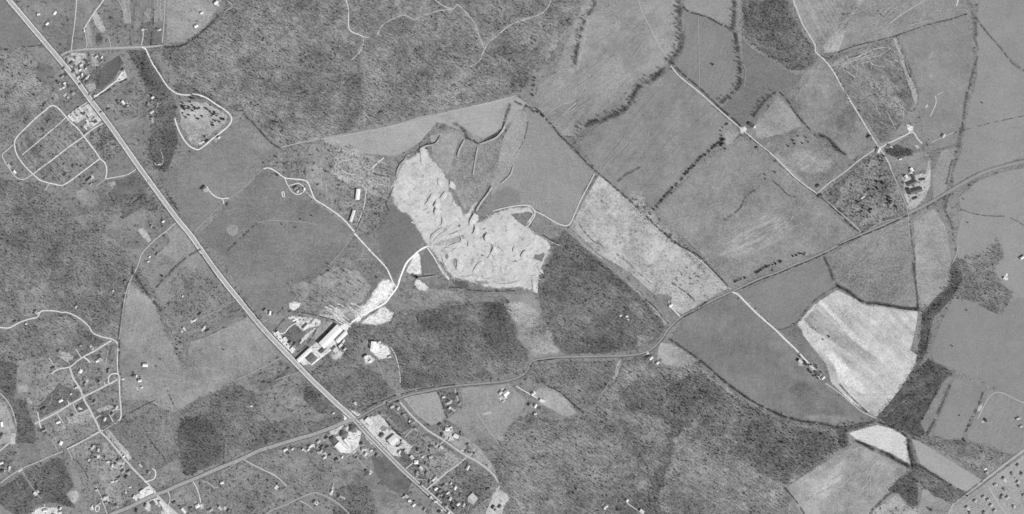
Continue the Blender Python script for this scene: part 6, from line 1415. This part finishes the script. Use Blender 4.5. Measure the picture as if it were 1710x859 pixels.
cluster('behind the crossroads along the curved road', [(x+R.uniform(-2, 2), y+R.uniform(-2, 2), R.uniform(10, 80), k_, GM(g_), *(dict(house=(12, 8), shed=(7, 5), hip=(11, 9))[k_])) for x, y, k_, g_ in ((532, 738, h_, 222), (536, 752, h_, 205), (548, 748, h_, 228), (528, 748, sh, 225), (519, 744, h_, 215), (507, 752, sh, 222), (553, 760, sh, 228), (544, 764, h_, 205), (562, 768, h_, 180), (572, 764, sh, 225), (598, 763, sh, 225), (612, 756, h_, 222), (622, 754, sh, 228), (628, 762, h_, 205), (490, 748, sh, 225))])
cluster('in the lots of the lower main street', [(x+R.uniform(-2, 2), y+R.uniform(-2, 2), R.uniform(10, 80), k_, GM(g_), *(dict(house=(11, 8), shed=(7, 5), hip=(11, 9))[k_])) for x, y, k_, g_ in ((152, 752, sh, 228), (163, 750, h_, 215), (175, 766, sh, 228), (186, 778, h_, 205), (199, 770, h_, 228), (205, 778, sh, 225), (216, 790, h_, 205), (200, 798, h_, 215), (190, 806, sh, 228), (218, 812, sh, 215), (168, 842, sh, 228), (180, 838, h_, 205), (196, 846, h_, 215), (160, 764, sh, 215), (147, 768, sh, 222), (212, 822, sh, 228), (290, 838, h_, 215), (300, 846, sh, 228), (318, 850, h_, 222), (352, 850, h_, 205), (365, 846, sh, 225))])
cluster('among the upper highway yards', [(x+R.uniform(-2, 2), y+R.uniform(-2, 2), R.uniform(10, 80), k_, GM(g_), *(dict(house=(11, 8), shed=(7, 5), hip=(11, 9))[k_])) for x, y, k_, g_ in ((113, 98, sh, 230), (136, 108, h_, 222), (142, 114, sh, 228), (150, 112, sh, 222), (124, 122, h_, 205), (137, 124, sh, 230), (147, 128, h_, 205), (133, 140, sh, 228), (103, 128, h_, 215), (107, 147, sh, 228), (115, 164, sh, 222), (160, 96, h_, 215), (172, 96, sh, 228), (160, 160, sh, 230), (88, 166, sh, 228), (73, 176, h_, 230), (196, 168, sh, 222), (212, 178, sh, 215), (170, 186, sh, 222), (248, 172, h_, 222), (262, 178, sh, 215), (254, 196, sh, 225))])
# worn yards, drives and garden beds that belong to the houses
YI = 0
for o in [o for o in C.objects if o.get('category') in ('house', 'shed', 'barn', 'mobile home') and o.parent is None]:
    x = o.location.x/S+855; y = 429.5-o.location.y/S
    for k in range(2):
        if R.random() < (.55 if x < 1590 else .25):
            a = o.rotation_euler[2]+R.choice((0, 1.57, 3.14, 4.71)); d_ = R.uniform(2.5, 6.5); cx = x+math.cos(a)*d_; cy = y-math.sin(a)*d_
            u = R.uniform(2., 5.5); v = R.uniform(1.6, 3.6); ca, sa = math.cos(a), math.sin(a)
            pts = [(cx+ca*p-sa*q, cy-sa*p-ca*q) for p, q in ((-u, -v), (u, -v), (u, v), (-u, v))]
            g_ = R.choice((96, 105, 158, 172, 188, 205, 225)) if k == 0 else R.choice((90, 104, 160, 195)); YI += 1
            sheet(*(('garden_bed',) if g_ < 120 else ('worn_yard',)), pts, g_, 'small %s plot beside a house' % ('dark dug' if g_ < 120 else 'pale worn'), 'patch', 1.1, step=2.2, a1=.3, a2=.5, s1=45., seed=g_ % 7)
print('YARDS', YI)
# ================= conveyor and crusher of the stone works
def conveyor():
    r = bpy.data.objects.new('conveyor', None); C.objects.link(r); X, Y = W(704, 465); r.location = (X, Y, .5); r.rotation_euler = (0, 0, math.radians(10))
    tag(r, 'long stone conveyor running east from the crusher south of the quarry road', 'conveyor')
    b = MB(); v = [(0, -1.4, 9), (0, 1.4, 9), (52, 1.4, 2.4), (52, -1.4, 2.4)]
    b.add(v+[(x, y, z-.8) for x, y, z in v], [(3, 2, 1, 0), (4, 5, 6, 7), (0, 1, 5, 4), (1, 2, 6, 5), (2, 3, 7, 6), (3, 0, 4, 7)])
    obj('belt', b.mesh('belt', [pmat('belt_steel', .3, .7, .2, .5)]), None, r)
    for i in range(6):
        x = 3+i*9; z = 9-(9-2.4)*x/52-.8; b = MB()
        for s_ in (-1.2, 1.2): b.cone((x, s_*1.6, -.5), (x, s_, z), .25, .2, 5)
        obj('leg', b.mesh('leg', [BRICK]), None, r)
conveyor()
def crusher():
    r = bpy.data.objects.new('stone_crusher', None); C.objects.link(r); X, Y = W(696, 463); r.location = (X, Y, .5); r.rotation_euler = (0, 0, math.radians(15))
    tag(r, 'dark tower of the stone crusher at the end of the conveyor', 'crusher')
    b = MB(); b.box(-4, 4, -3, 3, 0, 10); obj('tower', b.mesh('tower', [pmat('dark_steel', .07, .7, .3, .4)]), None, r)
    b = MB(); b.add([(-5, -4, 13), (5, -4, 13), (5, 4, 13), (-5, 4, 13), (-2, -2, 10), (2, -2, 10), (2, 2, 10), (-2, 2, 10)], [(0, 1, 5, 4), (1, 2, 6, 5), (2, 3, 7, 6), (3, 0, 4, 7), (4, 5, 6, 7), (0, 4, 5, 1), (1, 5, 6, 2), (2, 6, 7, 3), (3, 7, 4, 0)])
    obj('hopper', b.mesh('hopper', [pmat('dark_steel', .07)]), None, r)
    b = MB(); b.cone((4, 0, 8), (9, 2, 8.5), .8, .8, 6); obj('chute', b.mesh('chute', [pmat('dark_steel', .07)]), None, r)
crusher()

# ================= vehicles
CP = [pmat('car_paint_pale', .7, .35, .05, .5), pmat('car_paint_dark', .06, .35, .05, .5), pmat('car_paint_grey', .3, .35, .05, .5)]
TYRE = pmat('tyre_rubber', .03, .9, .1, 1.)
def car_parts():
    b = MB(); pr = [(-2.2, .35), (-2.25, .85), (-1.3, .95), (1.0, .98), (2.15, .85), (2.2, .35)]
    n = len(pr); v = [(x, -.88, z) for x, z in pr]+[(x, .88, z) for x, z in pr]
    b.add(v, [(i, i+1, n+i+1, n+i) for i in range(n-1)]+[tuple(range(n)), tuple(range(2*n-1, n-1, -1)), (n-1, 0, n, 2*n-1)])
    c = MB(); c.add([(-1.5, -.8, .96), (1.1, -.8, .98), (1.1, .8, .98), (-1.5, .8, .96), (-1.0, -.62, 1.5), (.45, -.62, 1.5), (.45, .62, 1.5), (-1.0, .62, 1.5)],
                    [(0, 1, 5, 4), (1, 2, 6, 5), (2, 3, 7, 6), (3, 0, 4, 7)])
    t = MB(); t.box(-1.02, .47, -.64, .64, 1.49, 1.56)
    w2 = MB(); w2.cone((0, -.11, 0), (0, .11, 0), .34, .34, 12)
    return b.mesh('body'), c.mesh('windows', [GLASS]), t.mesh('roof'), w2.mesh('wheel', [TYRE])
CB, CG, CT, CWH = car_parts(); BODY = []
for m in CP:
    a = CB.copy(); a.materials.append(m); t = CT.copy(); t.materials.append(m); BODY.append((a, t))
def car(x, y, rot, ci, label, group, z=.56):
    r = bpy.data.objects.new('car', None); C.objects.link(r); X, Y = W(x, y); r.location = (X, Y, z); r.rotation_euler = (0, 0, math.radians(rot)); r.scale = (1.1,)*3; tag(r, label, 'car', group)
    for n_, m_, l_ in [('body', BODY[ci][0], (0, 0, 0)), ('windows', CG, (0, 0, 0)), ('roof', BODY[ci][1], (0, 0, 0))]+[('wheel', CWH, (a, b, .34)) for a in (-1.4, 1.4) for b in (-.85, .85)]:
        o = bpy.data.objects.new(n_, m_); C.objects.link(o); o.parent = r; o.location = l_
for pts, lb in ((((160, 180), (248, 303), (330, 410), (392, 490), (444, 557), (503, 616)), 'car driving on the main highway north of the crossroads'), (((655, 770), (700, 810), (742, 850)), 'car driving on the highway south of the crossroads')):
    for i, (x, y) in enumerate(pts): car(x+.8*(-1)**i, y, -52, i % 3, '%s car on the highway %s, %s from the north' % (('pale', 'dark', 'grey')[i % 3], 'north of the crossroads' if x < 600 else 'south of the crossroads', ORD[i]), 'cars driving on the highway', .92)
for pts, rot, lb in ((((463, 562), (468, 566), (473, 572), (479, 576), (484, 582)), 40, 'car parked on the white frontage of the works'), (((600, 708), (604, 711), (609, 715), (592, 727), (585, 733), (646, 738), (650, 742), (640, 747), (628, 712), (600, 728)), 20, 'car parked around the crossroads shops'),
   (((146, 183), (151, 189), (156, 195), (160, 201)), -50, 'car parked on the pale lot by the mobile homes'), (((243, 824), (249, 818), (231, 834)), 30, 'car parked on the white lot at the lower left junction'), (((110, 100), (118, 94), (126, 98)), 40, 'car parked on the gravel lot at the lane corner'),
   (((1535, 305), (1520, 336)), 20, 'car parked in the old farmyard')):
    for i, (x, y) in enumerate(pts): car(x, y, rot+R.uniform(-15, 15), R.randrange(3), lb, lb.replace('car', 'cars', 1))
def loader(x, y, rot, label):
    r = bpy.data.objects.new('wheel_loader', None); C.objects.link(r); X, Y = W(x, y); r.location = (X, Y, qhf(x, y)+.45); r.rotation_euler = (0, 0, math.radians(rot)); tag(r, label, 'loader', 'wheel loaders working in the quarry')
    pm = pmat('loader_paint', .4, .5, .1, .5)
    b = MB(); b.box(-3.6, 1.2, -1.2, 1.2, 1, 2.6); obj('body', b.mesh('body', [pm]), None, r)
    b = MB(); b.box(-1., .9, -.8, .8, 2.61, 3.9); obj('cab', b.mesh('cab', [GLASS]), None, r)
    b = MB(); b.box(3.4, 4.8, -1.6, 1.6, .3, 1.6); obj('bucket', b.mesh('bucket', [pm]), None, r)
    b = MB(); b.cone((1.1, .7, 1.8), (3.5, .7, 1), .2, .2, 6); b.cone((1.1, -.7, 1.8), (3.5, -.7, 1), .2, .2, 6); obj('arm', b.mesh('arm', [pm]), None, r)
    w2 = MB(); w2.cone((0, -.35, 0), (0, .35, 0), .9, .9, 12); me = w2.mesh('wheel', [TYRE])
    for a in (-2.5, 1.6):
        for c in (-1.35, 1.35): obj('wheel', me, None, r, (a, c, .9))
loader(768, 378, 40, 'wheel loader beside the northern heaps of the quarry')
loader(862, 437, -30, 'wheel loader in the eastern part of the quarry floor')
loader(806, 427, 10, 'wheel loader on the haul track across the quarry floor')

# ================= garden trees beside the houses
gt = 0
for o in [o for o in C.objects if o.get('category') in ('house',) and o.parent is None]:
    if o.location.x > 1400: continue
    if R.random() < .62 and gt < 110:
        a = R.uniform(0, 6.28); d_ = R.uniform(5.5, 9)
        px = o.location.x/S+855+math.cos(a)*d_/S*1.7; py = 429.5-o.location.y/S+math.sin(a)*d_/S*1.7
        k = 'cedar' if R.random() < .45 and CNT.get('cedar', 0) < 292 else 'bare'
        if CNT.get(k, 0) >= 298: continue
        tree(k, px, py, R.uniform(.55, .9), '%s garden tree %s' % ('small leafless' if k == 'bare' else 'small dark evergreen', HP.get(o.name, 'by a house')), 'small %s garden trees %s' % (k, HP.get(o.name, ''))); gt += 1
print('TREES', CNT, 'BUILDINGS', NB)
